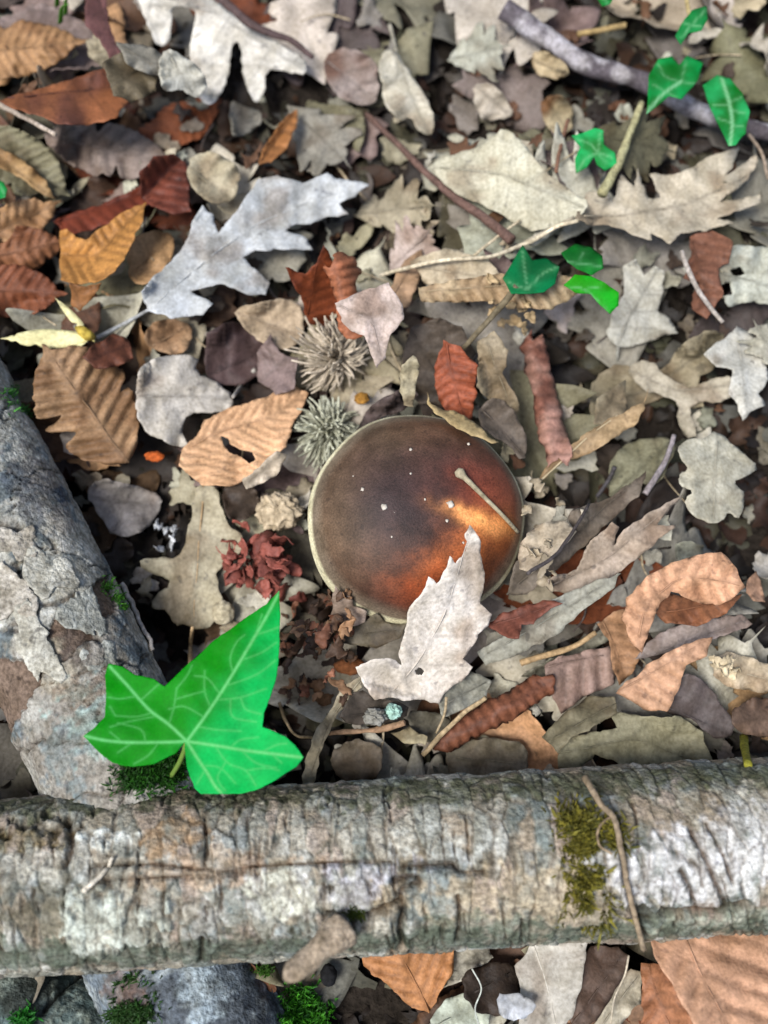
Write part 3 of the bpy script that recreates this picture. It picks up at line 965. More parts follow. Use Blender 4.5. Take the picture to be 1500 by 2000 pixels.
# --- upper right
leaf('oak_leaf', 'shaded olive leaf below the paired ivy leaves', OLIVE * .8, kind='oak', base=(1150, 260), tip=(1330, 300), width=120)
leaf('oak_leaf', 'big pale oak leaf with sharp pointed lobes below the paired ivy', s2l((196, 184, 162)) * .82,
     '1122 424 1145 376 1180 368 1196 396 1214 340 1240 366 1246 328 1263 385 1290 388 1270 340 1310 340 1346 330 1382 308 1442 288 1430 326 1414 346 1476 304 1482 318 1456 356 1404 396 1486 380 1486 396 1430 416 1398 426 1436 436 1380 450 1330 456 1310 476 1270 456 1275 472 1230 456 1190 440 1150 440',
     '1122 424 1220 420 1340 400 1460 345', lift=.006, fold=.18, stalk='1122 424 1060 455 1000 488', veins=.011)
leaf('oak_leaf', 'grey oak leaf with pointed lobes and downward stalk beside the bright ivy', s2l((190, 186, 172)) * .82,
     '1208 672 1190 642 1198 604 1216 580 1224 566 1222 512 1248 498 1262 530 1284 512 1302 520 1300 556 1290 596 1312 614 1327 640 1280 656 1236 668', '1207 672 1235 610 1285 520', lift=.005, stalk='1208 670 1205 700 1208 735')
leaf('oak_leaf', 'pale leaf with dark holes by the brown crinkled leaf', s2l((190, 190, 174)) * .8, '1385 520 1430 480 1510 485 1510 600 1470 590 1420 600 1400 560', '1390 530 1500 560', holes=['1425 528 1445 520 1455 535 1435 542', '1400 560 1425 550 1430 575 1405 580'])
leaf('chestnut_leaf', 'crinkled reddish brown leaf beside the pointed grey oak leaf', s2l((126, 84, 64)) * .8, '1335 480 1380 468 1420 490 1412 530 1390 545 1400 590 1370 640 1340 620 1350 570 1325 560 1340 520', '1340 490 1380 620', wav=.004, kind='chestnut', pct=55)
leaf('oak_leaf', 'olive brown oak leaf under the white three lobed leaf', s2l((150, 138, 112)) * .8, '1150 790 1160 735 1215 705 1260 735 1300 720 1330 670 1390 640 1420 660 1400 715 1360 740 1380 790 1350 800 1310 770 1260 790 1210 830 1165 845', '1155 800 1280 755 1410 660', sm=1, fold=.3)
leaf('oak_leaf', 'twisted grey oak leaf lobes above the rounded lobed leaf', s2l((178, 168, 148)) * .8, '1220 715 1265 700 1310 740 1350 760 1390 740 1430 730 1440 770 1400 790 1370 780 1345 800 1365 850 1340 855 1320 820 1330 790 1290 770 1250 760', '1225 720 1320 765 1435 750', sm=1, lift=.003, fold=.2)
leaf('oak_leaf', 'white oak leaf with three short lobes at its tip', s2l((216, 212, 200)) * .82, '1438 640 1466 650 1492 690 1502 740 1482 770 1494 790 1470 800 1450 822 1440 792 1424 772 1430 722 1400 716 1374 690 1410 664', '1440 642 1450 720 1460 815', lift=.006, arch=-.3)
leaf('oak_leaf', 'smaller pale oak leaf beside the white three lobed leaf', s2l((196, 190, 170)) * .8, kind='oak', base=(1520, 720), tip=(1470, 620), width=80)
leaf('oak_leaf', 'grey leaf leaning under the striped strip of leaf', s2l((170, 158, 132)) * .8, '1165 780 1220 740 1225 800 1200 830 1160 830', '1165 820 1220 745', rib=False)
leaf('oak_leaf', 'pale greenish oak leaf with rounded lobes over a dark gap', s2l((196, 190, 170)) * .82, '1398 842 1450 888 1484 914 1452 936 1430 940 1456 970 1452 1000 1440 1016 1420 1000 1410 1020 1386 1028 1366 1016 1340 1000 1334 976 1356 960 1324 950 1320 934 1346 920 1328 895 1324 870 1346 854 1376 860', '1400 846 1395 930 1390 1020', sm=1, lift=.005, arch=-.15)
leaf('dead_leaf', 'grey green crumpled leaf below the rounded lobed leaf', s2l((160, 160, 144)) * .8, '1348 1040 1380 1030 1405 1040 1400 1075 1370 1085 1352 1066', '1350 1045 1400 1075', rib=False)
leaf('oak_leaf', 'dull olive leaf between the striped strip and the rounded lobed leaf', s2l((140, 136, 110)) * .8, '1200 880 1240 850 1300 840 1330 860 1320 890 1300 930 1270 940 1250 925 1200 970 1195 930', '1200 960 1320 850', sm=1)
leaf('dead_leaf', 'tan strip of torn leaf along a pale midrib beside the mushroom', s2l((178, 150, 112)) * .8, '1040 962 1060 925 1120 870 1180 830 1250 795 1262 770 1240 835 1200 860 1170 880 1140 900 1095 912 1060 945', '1036 962 1130 875 1255 780', lift=.007, rib=True, stalk_col=s2l((214, 196, 160)) * .8, tilt=(.08, .1))
# --- left middle
leaf('chestnut_leaf', 'large brown ribbed chestnut leaf next to the mossy slanting log', s2l((164, 130, 96)) * .8, kind='chestnut', base=(252, 905), tip=(82, 672), width=205, veins=.0062, corr=.0018, fold=-.15, okw=dict(teeth=12), lift=.002)
leaf('dead_leaf', 'dark mauve leaf with a split beside the silvery oak leaf', DKMAUVE * 1.15, '382 640 395 605 440 585 500 600 530 640 530 680 490 700 460 720 420 716 388 712', '385 700 525 640', sm=1, fold=.2)
leaf('dead_leaf', 'crumpled red brown leaf behind the yellow bract', s2l((116, 70, 50)) * .8, '160 700 185 670 225 650 255 668 258 700 230 715 190 722', '165 710 255 670', wav=.004, rib=False)
leaf('oak_leaf', 'smooth off white oak leaf lying on the ribbed chestnut leaf', s2l((206, 198, 186)) * .82, '266 712 320 690 386 688 380 726 420 740 460 772 440 802 400 802 366 800 352 838 366 872 320 862 270 832 262 770', '265 770 350 770 455 775', sm=1, lift=.004, stalk='455 775 475 748 498 722', veins=.013, mott=.1)
leaf('dead_leaf', 'grey mauve smooth leaf beside the slanting log', s2l((156, 148, 142)) * .8, '164 962 188 932 240 940 300 960 322 986 292 1022 272 1042 222 1052 192 1002', '170 970 315 990', sm=1)
leaf('oak_leaf', 'long beige oak leaf with midrib beneath the green ivy tip', s2l((184, 174, 148)) * .8, '382 945 425 950 432 990 442 1022 478 1050 470 1082 440 1092 420 1132 442 1180 416 1220 390 1232 360 1216 340 1226 330 1192 300 1190 294 1166 340 1142 310 1122 274 1112 274 1090 310 1088 350 1092 368 1040 376 990', '400 948 388 1080 376 1228', sm=1, lift=.003, fold=.15, stalk='376 1226 372 1260 372 1300', stalk_col=s2l((190, 160, 120)) * .8)
leaf('dead_leaf', 'grey shaded leaf curled under the pale crumb', DARK * 1.3, '430 955 470 940 500 950 510 990 480 1020 440 1010', '432 960 505 1000', fold=.5, sm=1)
leaf('chestnut_leaf', 'orange tan chestnut leaf with torn holes and fine curved ribs', s2l((212, 168, 128)) * .82, '350 910 354 880 384 850 398 820 440 800 520 775 560 750 604 768 590 800 572 830 560 872 530 890 500 930 450 950 392 946', '372 870 450 835 530 815 595 770', kind='chestnut', lift=.006, fold=.2, veins=.0048, corr=.0017, shear=1.2,
     holes=['432 852 446 856 450 868 470 878 492 882 500 898 488 906 470 892 448 884 436 868'])
leaf('dead_leaf', 'pale folded leaf edge under the torn chestnut leaf', s2l((206, 190, 168)) * .8, '474 940 500 915 540 880 560 885 545 925 510 945 480 958', '476 950 555 885', rib=False, fold=.4)
# --- behind the mushroom
leaf('dead_leaf', 'beige curled leaf between the silvery leaf and the spiny cups', s2l((192, 170, 142)) * .8, '446 585 500 575 560 560 590 590 588 645 550 668 500 652 470 620', '450 590 585 640', sm=1, fold=.4, wav=.003)
leaf('dead_leaf', 'grey brown leaf left of the spiny cups', MAUVE, '500 690 530 650 545 690 580 700 575 760 540 770 505 745', '505 750 570 690', fold=.4)
leaf('chestnut_leaf', 'deep orange brown leaf face with jagged edge behind the spiny cup', s2l((134, 66, 34)) * .85, '558 532 600 545 622 520 634 488 652 520 668 580 668 645 630 648 602 640 586 584', '600 640 625 500', kind='chestnut', tilt=(-.5, .9), lift=.012, corr=.0006)
leaf('chestnut_leaf', 'red brown ribbed chestnut roll standing behind the spiny cup', s2l((168, 104, 72)) * .85, '628 470 640 486 652 455 688 462 700 490 696 520 708 560 704 590 714 616 690 630 664 622 656 580 648 540 640 510', '650 470 664 540 684 622', kind='chestnut', shear=0, cup=-1.3, veins=.0040, corr=.0024, tilt=(0, .3), lift=.012, rib=False)
leaf('dead_leaf', 'tan stained leaf under the thin straw behind the mushroom', s2l((196, 160, 126)) * .8, '742 592 762 560 790 510 822 486 828 520 812 560 800 596 770 608', '750 600 820 495', lift=.004)
leaf('oak_leaf', 'pale crinkled leaf hanging below the thin straw', s2l((196, 180, 152)) * .8, '798 522 870 496 950 518 986 560 936 592 884 584 832 566', '800 530 980 560', wav=.004, lift=.005)
leaf('chestnut_leaf', 'folded tan chestnut leaf with slanting ribs beneath the dark ivy', s2l((196, 172, 136)) * .8, '812 604 870 590 945 578 1060 574 1146 590 1104 620 1066 642 1000 642 940 628 880 630 820 628', '812 610 940 600 1140 592', kind='chestnut', veins=.005, corr=.002, lift=.006, tilt=(0, .25))
leaf('oak_leaf', 'dark shaded leaf hanging behind the mushroom', s2l((96, 84, 72)) * .8, '800 640 860 620 900 640 930 690 900 730 870 790 820 790 780 740', '800 640 880 780', tilt=(0, .5), lift=.004)
leaf('chestnut_leaf', 'red orange ribbed leaf standing behind the mushroom cap', s2l((156, 84, 56)) * .85, '866 664 900 676 934 712 930 770 918 824 880 815 856 780 848 720', '870 670 905 820', kind='chestnut', tilt=(0, .6), lift=.006, veins=.004, corr=.0018)
leaf('dead_leaf', 'thin grey torn leaf standing at the back of the cap', s2l((168, 152, 124)) * .8, '930 680 960 660 990 700 980 740 1010 800 1000 840 960 800 930 770', '945 670 1000 830', tilt=(.3, .5), lift=.008)
leaf('dead_leaf', 'dark grey curled leaf beside the cap edge', s2l((104, 92, 80)) * .8, '935 790 975 775 1010 810 1030 860 1025 905 990 870 960 850 935 830', '940 800 1025 890', sm=1, fold=.4, lift=.002)
leaf('chestnut_leaf', 'glossy red brown rolled leaf standing in the dark hollow', s2l((130, 84, 68)) * .85, '1018 672 1030 650 1044 664 1062 655 1070 700 1080 750 1096 800 1104 846 1114 880 1106 912 1088 900 1070 914 1058 862 1044 812 1036 760 1026 715', '1042 660 1060 770 1088 905', kind='chestnut', shear=.25, cup=-1.05, veins=.0052, corr=.0013, lift=.004, col2=s2l((170, 128, 112)) * .8, c2b=-.1, c2f=70, tilt=(0, -.1), rib=False)
leaf('dead_leaf', 'pinkish pale torn leaf propped on the spiny cup', s2l((204, 184, 172)) * .82, '660 640 700 620 760 604 786 640 786 672 760 702 752 742 736 762 724 732 714 702 690 692 670 672', '665 645 730 670 745 755', lift=.011, tilt=(-.1, .3), veins=.012)
leaf('dead_leaf', 'dark narrow leaf leaning against the back of the cap', s2l((92, 78, 74)) * .8, '700 832 716 800 752 775 800 750 816 770 790 800 750 812 712 840 690 850', '695 845 810 760', tilt=(.1, .5), lift=.004)
leaf('dead_leaf', 'pale mottled leaf tip standing at the back of the cap', s2l((176, 164, 134)) * .8, '786 720 806 700 820 725 812 760 806 800 790 800 780 770', '800 705 798 795', tilt=(0, .6), lift=.008, rib=False)
# --- right of and below the mushroom
leaf('oak_leaf', 'dark grey folded oak leaf beside the cap leading to the pointed leaf', s2l((120, 108, 94)) * .8, '982 1172 1000 1110 1060 1060 1110 1010 1180 985 1250 935 1236 985 1200 1010 1150 1062 1080 1122 1020 1172', '985 1170 1110 1060 1245 940', fold=.5, lift=.002)
leaf('oak_leaf', 'small pale leaf at the right edge of the cap', s2l((190, 174, 150)) * .8, '1010 1082 1030 1040 1060 1020 1110 1015 1126 1040 1090 1080 1040 1120 1012 1110', '1012 1105 1120 1022', fold=.3, lift=.005, wav=.003)
leaf('oak_leaf', 'long grey oak leaf with forked pointed lobes right of the cap', s2l((184, 166, 148)) * .8, '1068 1130 1080 1152 1120 1162 1184 1152 1206 1120 1240 1092 1282 1060 1322 1022 1284 1022 1336 968 1322 972 1260 1005 1222 1032 1196 1064 1212 1026 1196 1018 1150 1060 1126 1112 1096 1120', '1075 1142 1180 1095 1330 972', lift=.006, fold=.3)
leaf('oak_leaf', 'flat grey green oak leaf below the dark red scrap', s2l((164, 162, 148)) * .8, '925 1285 965 1262 1000 1232 1052 1190 1120 1160 1196 1136 1182 1162 1120 1210 1064 1258 1000 1290 940 1310', '930 1295 1060 1222 1190 1140', lift=.003, fold=.1)
leaf('chestnut_leaf', 'dark red brown torn leaf scrap beside the pale maple leaf', s2l((126, 74, 58)) * .85, '948 1222 975 1200 1010 1188 1060 1172 1096 1178 1060 1200 1042 1218 1016 1222 1012 1248 980 1240', '950 1225 1085 1180', lift=.005, wav=.003, kind='chestnut', fold=.3)
leaf('oak_leaf', 'grey flat leaf under the rolled red brown chestnut leaf', s2l((140, 136, 120)) * .8, '1018 1320 1070 1290 1130 1260 1190 1220 1200 1240 1130 1290 1060 1330', '1020 1325 1195 1230', rib=False)
leaf('chestnut_leaf', 'mauve brown chestnut leaf with broad ribs below the grey oak leaf', s2l((158, 132, 120)) * .8, '1062 1300 1090 1284 1140 1272 1192 1264 1206 1290 1200 1336 1162 1352 1120 1376 1096 1394 1080 1360', '1070 1300 1200 1275', kind='chestnut', veins=.0068, corr=.0018, shear=-.2, fold=-.4, lift=.004)
leaf('chestnut_leaf', 'tan crumpled leaf fold beneath the curled chestnut leaf', s2l((164, 124, 90)) * .8, '1166 1220 1196 1196 1222 1190 1236 1240 1256 1276 1236 1310 1210 1340 1196 1300 1188 1250', '1180 1215 1225 1330', kind='chestnut', fold=.5, lift=.003)
leaf('dead_leaf', 'dark mauve leaf with drooping tip below the pink ribbed leaf', s2l((96, 86, 84)) * .8, '1290 1390 1310 1330 1350 1310 1386 1340 1420 1390 1440 1430 1400 1446 1370 1420 1340 1400', '1300 1380 1430 1435', sm=1, lift=.003)
leaf('oak_leaf', 'mauve grey wavy leaf behind the pink ribbed chestnut leaf', s2l((158, 144, 138)) * .8, '1240 1290 1262 1255 1310 1225 1380 1210 1450 1200 1470 1220 1420 1240 1350 1260 1290 1280', '1245 1288 1465 1208', fold=.3, lift=.004)
leaf('chestnut_leaf', 'pinkish tan ribbed chestnut leaf half with a straight edge', s2l((200, 156, 124)) * .82, '1202 1352 1240 1320 1290 1280 1340 1258 1392 1242 1380 1280 1340 1300 1330 1330 1304 1392 1256 1384', '1205 1352 1390 1245', kind='chestnut', veins=.0062, corr=.0012, lift=.006)
leaf('chestnut_leaf', 'tan chestnut leaf underside in shade beneath its curled neighbour', s2l((150, 98, 66)) * .85, '1276 1196 1300 1158 1350 1168 1400 1178 1450 1160 1420 1200 1360 1222 1300 1216', '1280 1200 1440 1170', kind='chestnut', lift=.003)
leaf('chestnut_leaf', 'big tan pink curled chestnut leaf arching over the litter', s2l((214, 164, 128)) * .82, '1212 1206 1226 1168 1262 1128 1310 1100 1360 1086 1408 1078 1440 1112 1456 1148 1428 1172 1396 1182 1346 1172 1312 1156 1290 1180 1270 1226 1252 1272 1238 1262', '1245 1268 1262 1180 1330 1125 1445 1140', kind='chestnut', veins=.0055, corr=.0016, lift=.012, fold=-.35, tilt=(.05, .1))
leaf('chestnut_leaf', 'small ribbed leaf tip beside the big curled chestnut leaf', s2l((176, 138, 112)) * .8, '1458 1130 1476 1112 1488 1150 1494 1178 1470 1172 1456 1155', '1474 1115 1480 1175', kind='chestnut', lift=.004, rib=False)
leaf('dead_leaf', 'cream crumpled leaf beside the dark mauve leaf', s2l((206, 188, 160)) * .8, '1390 1290 1420 1272 1470 1285 1515 1300 1515 1350 1470 1350 1420 1340 1395 1320', '1392 1300 1510 1330', wav=.004, lift=.003)
leaf('dead_leaf', 'brown rounded leaf above the yellow green stem', s2l((128, 104, 88)) * .8, '1424 1405 1440 1376 1480 1360 1520 1370 1520 1440 1480 1440 1445 1430', '1425 1410 1515 1400', sm=1, fold=-.4, lift=.004)
leaf('oak_leaf', 'olive grey lobed leaf lying against the front log', s2l((150, 144, 116)) * .8, '1092 1500 1088 1442 1150 1432 1204 1420 1186 1388 1240 1398 1330 1400 1372 1432 1404 1510 1250 1520 1200 1484 1162 1472 1130 1506', '1095 1470 1240 1440 1390 1500', lift=.003, arch=-.1, fold=-.2)
leaf('oak_leaf', 'shaded olive leaf with mottled edge beside the olive lobed leaf', s2l((124, 116, 92)) * .8, '1060 1440 1100 1395 1150 1360 1200 1360 1206 1392 1160 1420 1120 1440 1090 1470', '1065 1450 1200 1375', lift=.002)
leaf('dead_leaf', 'grey brown leaf tucked behind the front log', s2l((132, 122, 102)) * .8, '866 1470 900 1446 970 1440 1030 1452 1030 1520 960 1526 880 1520', '870 1480 1030 1490', sm=1, lift=.003)
leaf('dead_leaf', 'dull brown leaf between the straw and the front log', s2l((112, 100, 84)) * .8, '640 1470 690 1442 740 1452 752 1490 730 1530 660 1530', '645 1500 750 1480', sm=1, lift=.002)
leaf('dead_leaf', 'small grey shaded leaf under the pale maple leaf', s2l((120, 114, 98)) * .8, '790 1392 830 1385 870 1400 900 1430 860 1452 810 1440', '790 1400 895 1435', sm=1)
leaf('dead_leaf', 'small pale green brown leaf beside the straw below the maple leaf', s2l((176, 164, 132)) * .8, '762 1432 800 1420 832 1438 828 1456 790 1452', '764 1434 830 1446', lift=.004, rib=False)
leaf('chestnut_leaf', 'dark red brown rolled chestnut leaf with tight ribs below the maple leaf', s2l((128, 80, 58)) * .85, '848 1462 862 1430 900 1398 950 1372 1000 1344 1046 1316 1078 1322 1082 1346 1050 1372 1010 1398 960 1424 910 1452 872 1470', '855 1455 960 1398 1075 1330', kind='chestnut', shear=0, cup=-1.2, veins=.0042, corr=.0024, lift=.006, tilt=(.1, 0), rib=False)
leaf('dead_leaf', 'long pale curved strip of leaf beside the ivy leaf', s2l((176, 164, 138)) * .8, '702 1322 668 1338 644 1392 614 1432 596 1486 588 1540 612 1540 628 1464 662 1392 708 1342', '702 1326 640 1415 600 1535', lift=.006, fold=.4, rib=True)
leaf('dead_leaf', 'brown dark leaf beneath the pale curved strip', s2l((86, 76, 66)) * .8, '700 1345 740 1370 800 1375 790 1410 720 1420 660 1410 670 1380', '665 1400 795 1390', sm=1)
leaf('dead_leaf', 'dark olive narrow leaf against the foot of the cap', s2l((108, 98, 80)) * .8, '576 1232 620 1246 690 1230 738 1208 750 1222 796 1228 784 1252 736 1274 700 1268 620 1262', '580 1236 690 1250 790 1236', lift=.006, tilt=(.05, .4))
leaf('oak_leaf', 'small grey pink torn leaf leaning on the foot of the cap', s2l((186, 168, 154)) * .8, '656 1144 672 1160 686 1166 690 1186 716 1194 712 1216 690 1224 644 1216 650 1186 644 1174', '664 1150 680 1220', lift=.004, tilt=(.1, .7), rib=False)
leaf('oak_leaf', 'grey green leaf underneath the pale maple leaf', s2l((160, 158, 144)) * .8, '850 1360 880 1330 920 1310 960 1330 950 1360 900 1390 865 1400', '855 1385 950 1330', lift=.004)
MAPLE, MW = leaf('maple_leaf', 'pale pointed maple leaf with a small hole leaning on the mushroom cap', s2l((226, 216, 204)) * .9,
     '918 1027 934 1049 939 1080 948 1119 943 1146 937 1181 960 1200 955 1223 931 1240 927 1257 906 1285 924 1302 910 1320 882 1344 865 1356 858 1375 827 1368 782 1365 730 1365 716 1347 695 1302 719 1292 754 1285 785 1299 775 1278 792 1236 795 1198 813 1171 830 1150 837 1129 853 1143 865 1119 879 1087 892 1101 910 1077 908 1042',
     '770 1345 815 1300 870 1200 918 1035', pct=84, tilt_max=.9, lift=.003, veins=.012, vc=-.28, mott=.14, rip=.0015, wav=.0012, fold=.12, sp=.001, holes=['810 1308 822 1304 829 1311 824 1319 813 1318'])
leaf('dead_leaf', 'dry brown strip of leaf stuck on the back rim of the cap', s2l((186, 162, 116)) * .8, '834 768 842 792 858 800 890 808 930 832 972 866 960 868 920 850 880 830 850 812 838 796', '836 770 860 806 965 864', lift=.002, pct=80, tilt_max=.8, rib=False)
# --- below the front log
leaf('dead_leaf', 'pale grey leaf under the tan chestnut leaf below the log', s2l((190, 184, 168)) * .8, '840 1850 960 1850 965 1880 930 1900 900 1930 860 1940', '845 1930 955 1860', rib=False)
leaf('chestnut_leaf', 'tan brown chestnut leaf poking out below the front log', s2l((184, 128, 82)) * .82, '690 1838 888 1838 886 1906 862 1940 842 1982 810 1976 762 1932 716 1896', '838 1978 800 1900 770 1840', kind='chestnut', lift=.005, veins=.0055, corr=.0012, shear=.9, tilt=(0, .1))
leaf('oak_leaf', 'pale whitish green rotting leaf below the log', s2l((190, 196, 178)) * .8, '840 1990 870 1950 930 1930 960 1960 950 2020 850 2030', '845 2010 950 1950', wav=.003)
leaf('dead_leaf', 'dark wet leaf beneath the grey veined leaf below the log', DARK, '900 1900 960 1880 1010 1880 1020 1960 960 1990 910 1960', '905 1950 1015 1890', sm=1)
leaf('oak_leaf', 'brown shaded leaf under the straw below the log', s2l((112, 92, 80)) * .8, '1130 1850 1230 1850 1225 1920 1190 1970 1130 2020 1110 1980', '1120 2000 1220 1860', sm=1)
leaf('oak_leaf', 'grey leaf with pale crossing veins below the front log', s2l((184, 178, 166)) * .82, '1008 1890 1040 1840 1150 1838 1140 1900 1130 1945 1115 1990 1080 2030 1010 2030 1020 1970', '1040 1840 1070 1930 1090 2030', lift=.005, vc=.35, veins=.014, fold=.2)
leaf('oak_leaf', 'small bluish grey leaf in front of the veined leaf', s2l((190, 192, 196)) * .8, '968 1945 1000 1938 1040 1950 1050 1970 1010 1998 975 1985', '970 1950 1045 1972', sm=1, lift=.004)
leaf('oak_leaf', 'pale beige leaf split from the brown leaf below the log', s2l((190, 180, 158)) * .8, '1205 1930 1232 1890 1256 1900 1250 1960 1215 2000 1170 2030 1150 2020', '1160 2025 1245 1905', lift=.003)
leaf('chestnut_leaf', 'brown toothed chestnut leaf in the shade below the log', s2l((170, 116, 82)) * .82, '1252 1880 1286 1880 1320 1930 1350 1980 1360 2040 1250 2040 1254 1970', '1265 1885 1320 2040', kind='chestnut', fold=.4, lift=.003)
leaf('chestnut_leaf', 'large pinkish tan chestnut leaf with pale ribs below the front log', s2l((204, 158, 126)) * .82, '1270 1836 1520 1800 1530 2040 1370 2040 1345 1980 1315 1925 1280 1870', '1340 1840 1400 1960 1440 2040', kind='chestnut', lift=.004, veins=.0100, corr=.0012, vc=-.3, shear=.95, col2=s2l((160, 116, 90)) * .8, c2b=-.15)

# ------------------------------------------------------------------ logs
def voronoi(q, seeds):
    f1 = np.full(len(q), 1e9); f2 = np.full(len(q), 1e9); idn = np.zeros(len(q), int)
    for k, sd_ in enumerate(seeds):
        d = np.sqrt(((q - sd_) ** 2).sum(1))
        m = d < f1
        f2 = np.where(m, f1, np.minimum(f2, d))
        idn[m] = k
        f1 = np.where(m, d, f1)
    return f1, f2, idn

class Log:
    def __init__(self, key, nu, nt, bend=0.0, seed=0):
        a, b, R = LOGS[key]
        self.a, self.R = np.array(a), R
        self.L = np.linalg.norm(b - a)
        self.t = (b - a) / self.L
        up = np.array([0, 0, 1.0])
        self.n = up - self.t * (up @ self.t); self.n /= np.linalg.norm(self.n)
        self.m = np.cross(self.t, self.n)
        self.u = np.linspace(0, self.L, nu)
        self.th = np.arange(nt) / nt * 2 * np.pi - np.pi          # 0 = up
        self.U, self.TH = np.meshgrid(self.u, self.th, indexing='ij')
        self.nu, self.nt, self.seed = nu, nt, seed
        self.bend = bend
        self.disp = np.zeros_like(self.U)
        self.col = np.zeros(self.U.shape + (3,))
        self.q = np.stack([self.U, self.TH * R], -1)              # metres along, metres round
        c3 = np.stack([self.U, np.cos(self.TH) * R, np.sin(self.TH) * R], -1)
        self.p3 = c3
    def uv(self, px):
        """log coordinates (along, round) in metres of photo pixels"""
        px = np.asarray(px, float)
        D = (FWD + ((px[:, 0] - IMG_W / 2) / (IMG_W / 2) * TAN_H)[:, None] * RIGHT + ((IMG_H / 2 - px[:, 1]) / (IMG_H / 2) * TAN_V)[:, None] * UP)
        O = CAM - self.a
        o2 = np.array([O @ self.n, O @ self.m]); d2 = np.stack([D @ self.n, D @ self.m], -1)
        A = (d2 ** 2).sum(-1); B = d2 @ o2; C = o2 @ o2 - self.R ** 2
        disc = np.maximum(B * B - A * C, 0)
        k = (-B - np.sqrt(disc)) / A
        pt = O + D * k[:, None]
        return np.stack([pt @ self.t, np.arctan2(pt @ self.m, pt @ self.n) * self.R], -1)
    def at(self, px, h=0.0):
        q = self.uv(px)
        th = q[:, 1] / self.R
        nrm = np.cos(th)[:, None] * self.n + np.sin(th)[:, None] * self.m
        iu = np.clip((q[:, 0] / self.L * (self.nu - 1)).astype(int), 0, self.nu - 1)
        it = np.clip(((th + np.pi) / (2 * np.pi) * self.nt).astype(int), 0, self.nt - 1)
        return self.a + q[:, :1] * self.t + (self.R + self.disp[iu, it] + h)[:, None] * nrm, nrm
    def dist(self, line, w=None):
        q = self.q.reshape(-1, 2)
        lo, hi = line.min(0) - 0.006, line.max(0) + 0.006
        best = np.full(len(q), 1.0)
        k = np.where(((q > lo) & (q < hi)).all(1))[0]
        if len(k) == 0:
            return best.reshape(self.U.shape)
        qq = q[k]
        b = np.full(len(k), 1.0)
        for s0, s1 in zip(line[:-1], line[1:]):
            b = np.minimum(b, seg_dist(qq, s0, s1)[0])
        best[k] = b
        return best.reshape(self.U.shape)
    def crack(self, line, width, depth, dark=0.75):
        wob = line.copy()
        if not hasattr(self, 'cn'):
            self.cn = 0.0005 * fbm(self.q * 900, 2, 77)
        d = self.dist(wob) + self.cn
        g = np.exp(-(np.maximum(d, 0) / width) ** 2)
        self.disp -= depth * g
        self.crk = np.maximum(getattr(self, 'crk', 0 * g), g * dark)
    def blob(self, px, rx, ry, c, k=1.0, soft=1.5, ns=0.8, hgt=0.0, seed=1):
        ctr = self.uv(np.array([px]))[0]
        if not hasattr(self, 'nc'):
            self.nc = fbm(self.p3 * 110, 4, 1), fbm(self.p3 * 380, 3, 4), fbm(self.p3 * 50, 3, 8)
        sh_ = (seed * 137) % self.nu
        nn = (np.roll(self.nc[0], sh_, 0) + np.roll(self.nc[2], sh_ * 3, 0)) * ns * 1.3
        n2 = np.roll(self.nc[1], sh_, 0) * ns * 1.5
        e = ((self.q[..., 0] - ctr[0]) / rx) ** 2 + ((self.q[..., 1] - ctr[1]) / ry) ** 2
        m = smooth(1.0 - e + nn + n2, 0.0, 0.6) * k * (.75 + .5 * n2)
        m = np.clip(m, 0, 1)
        self.col = self.col * (1 - m[..., None]) + s2l(c) * 0.8 * m[..., None] * (1 + 0.25 * n2[..., None])
        self.disp += hgt * m
    def build(self, name, label):
        r = self.R + self.disp
        crv = self.bend * np.sin(self.U / self.L * np.pi)
        w = (self.a + self.U[..., None] * self.t + r[..., None] * (np.cos(self.TH)[..., None] * self.n + np.sin(self.TH)[..., None] * self.m)
             + crv[..., None] * self.m)
        v = w.reshape(-1, 3)
        gi = np.arange(self.nu * self.nt).reshape(self.nu, self.nt)
        g2 = np.roll(gi, -1, 1)
        f = np.stack([gi[:-1], g2[:-1], g2[1:], gi[1:]], -1).reshape(-1, 4).tolist()
        f.append(gi[0].tolist()); f.append(gi[-1][::-1].tolist())
        col = self.col
        if hasattr(self, 'crk'):
            col = col * (1 - self.crk[..., None] * np.array([0.8, 0.85, 0.88]))   # colour darkened along the fissures
        org = v.mean(0)
        self.obj = obj(name, mesh(name, v - org, f, M_BARK, col.reshape(-1, 3)), loc=org)
        tag(self.obj, label, 'log')
        hset(v, -2, 0)
        self.org = org
        return self.obj

def bark_base(lg, c1, c2, c3, seed, amp=0.0012):
    n1 = fbm(lg.p3 * 40, 4, seed); n2 = fbm(lg.p3 * 130, 4, seed + 9); n3 = fbm(lg.p3 * 420, 3, seed + 21); n4 = fbm(lg.p3 * 75, 3, seed + 31)
    m1 = smooth(n1 + 0.5 * n2, -0.15, 0.30)[..., None]
    m2 = smooth(n4 + 0.6 * n3, 0.05, 0.40)[..., None]
    lg.col = s2l(c1) * .8 * (1 - m1) + s2l(c2) * .8 * m1
    lg.col = lg.col * (1 - m2) + s2l(c3) * .8 * m2
    lg.col = lg.col * (1 + 0.30 * n3 + 0.22 * n2)[..., None]
    lg.disp += amp * (n2 * 0.8 + n1 + 0.45 * n3)

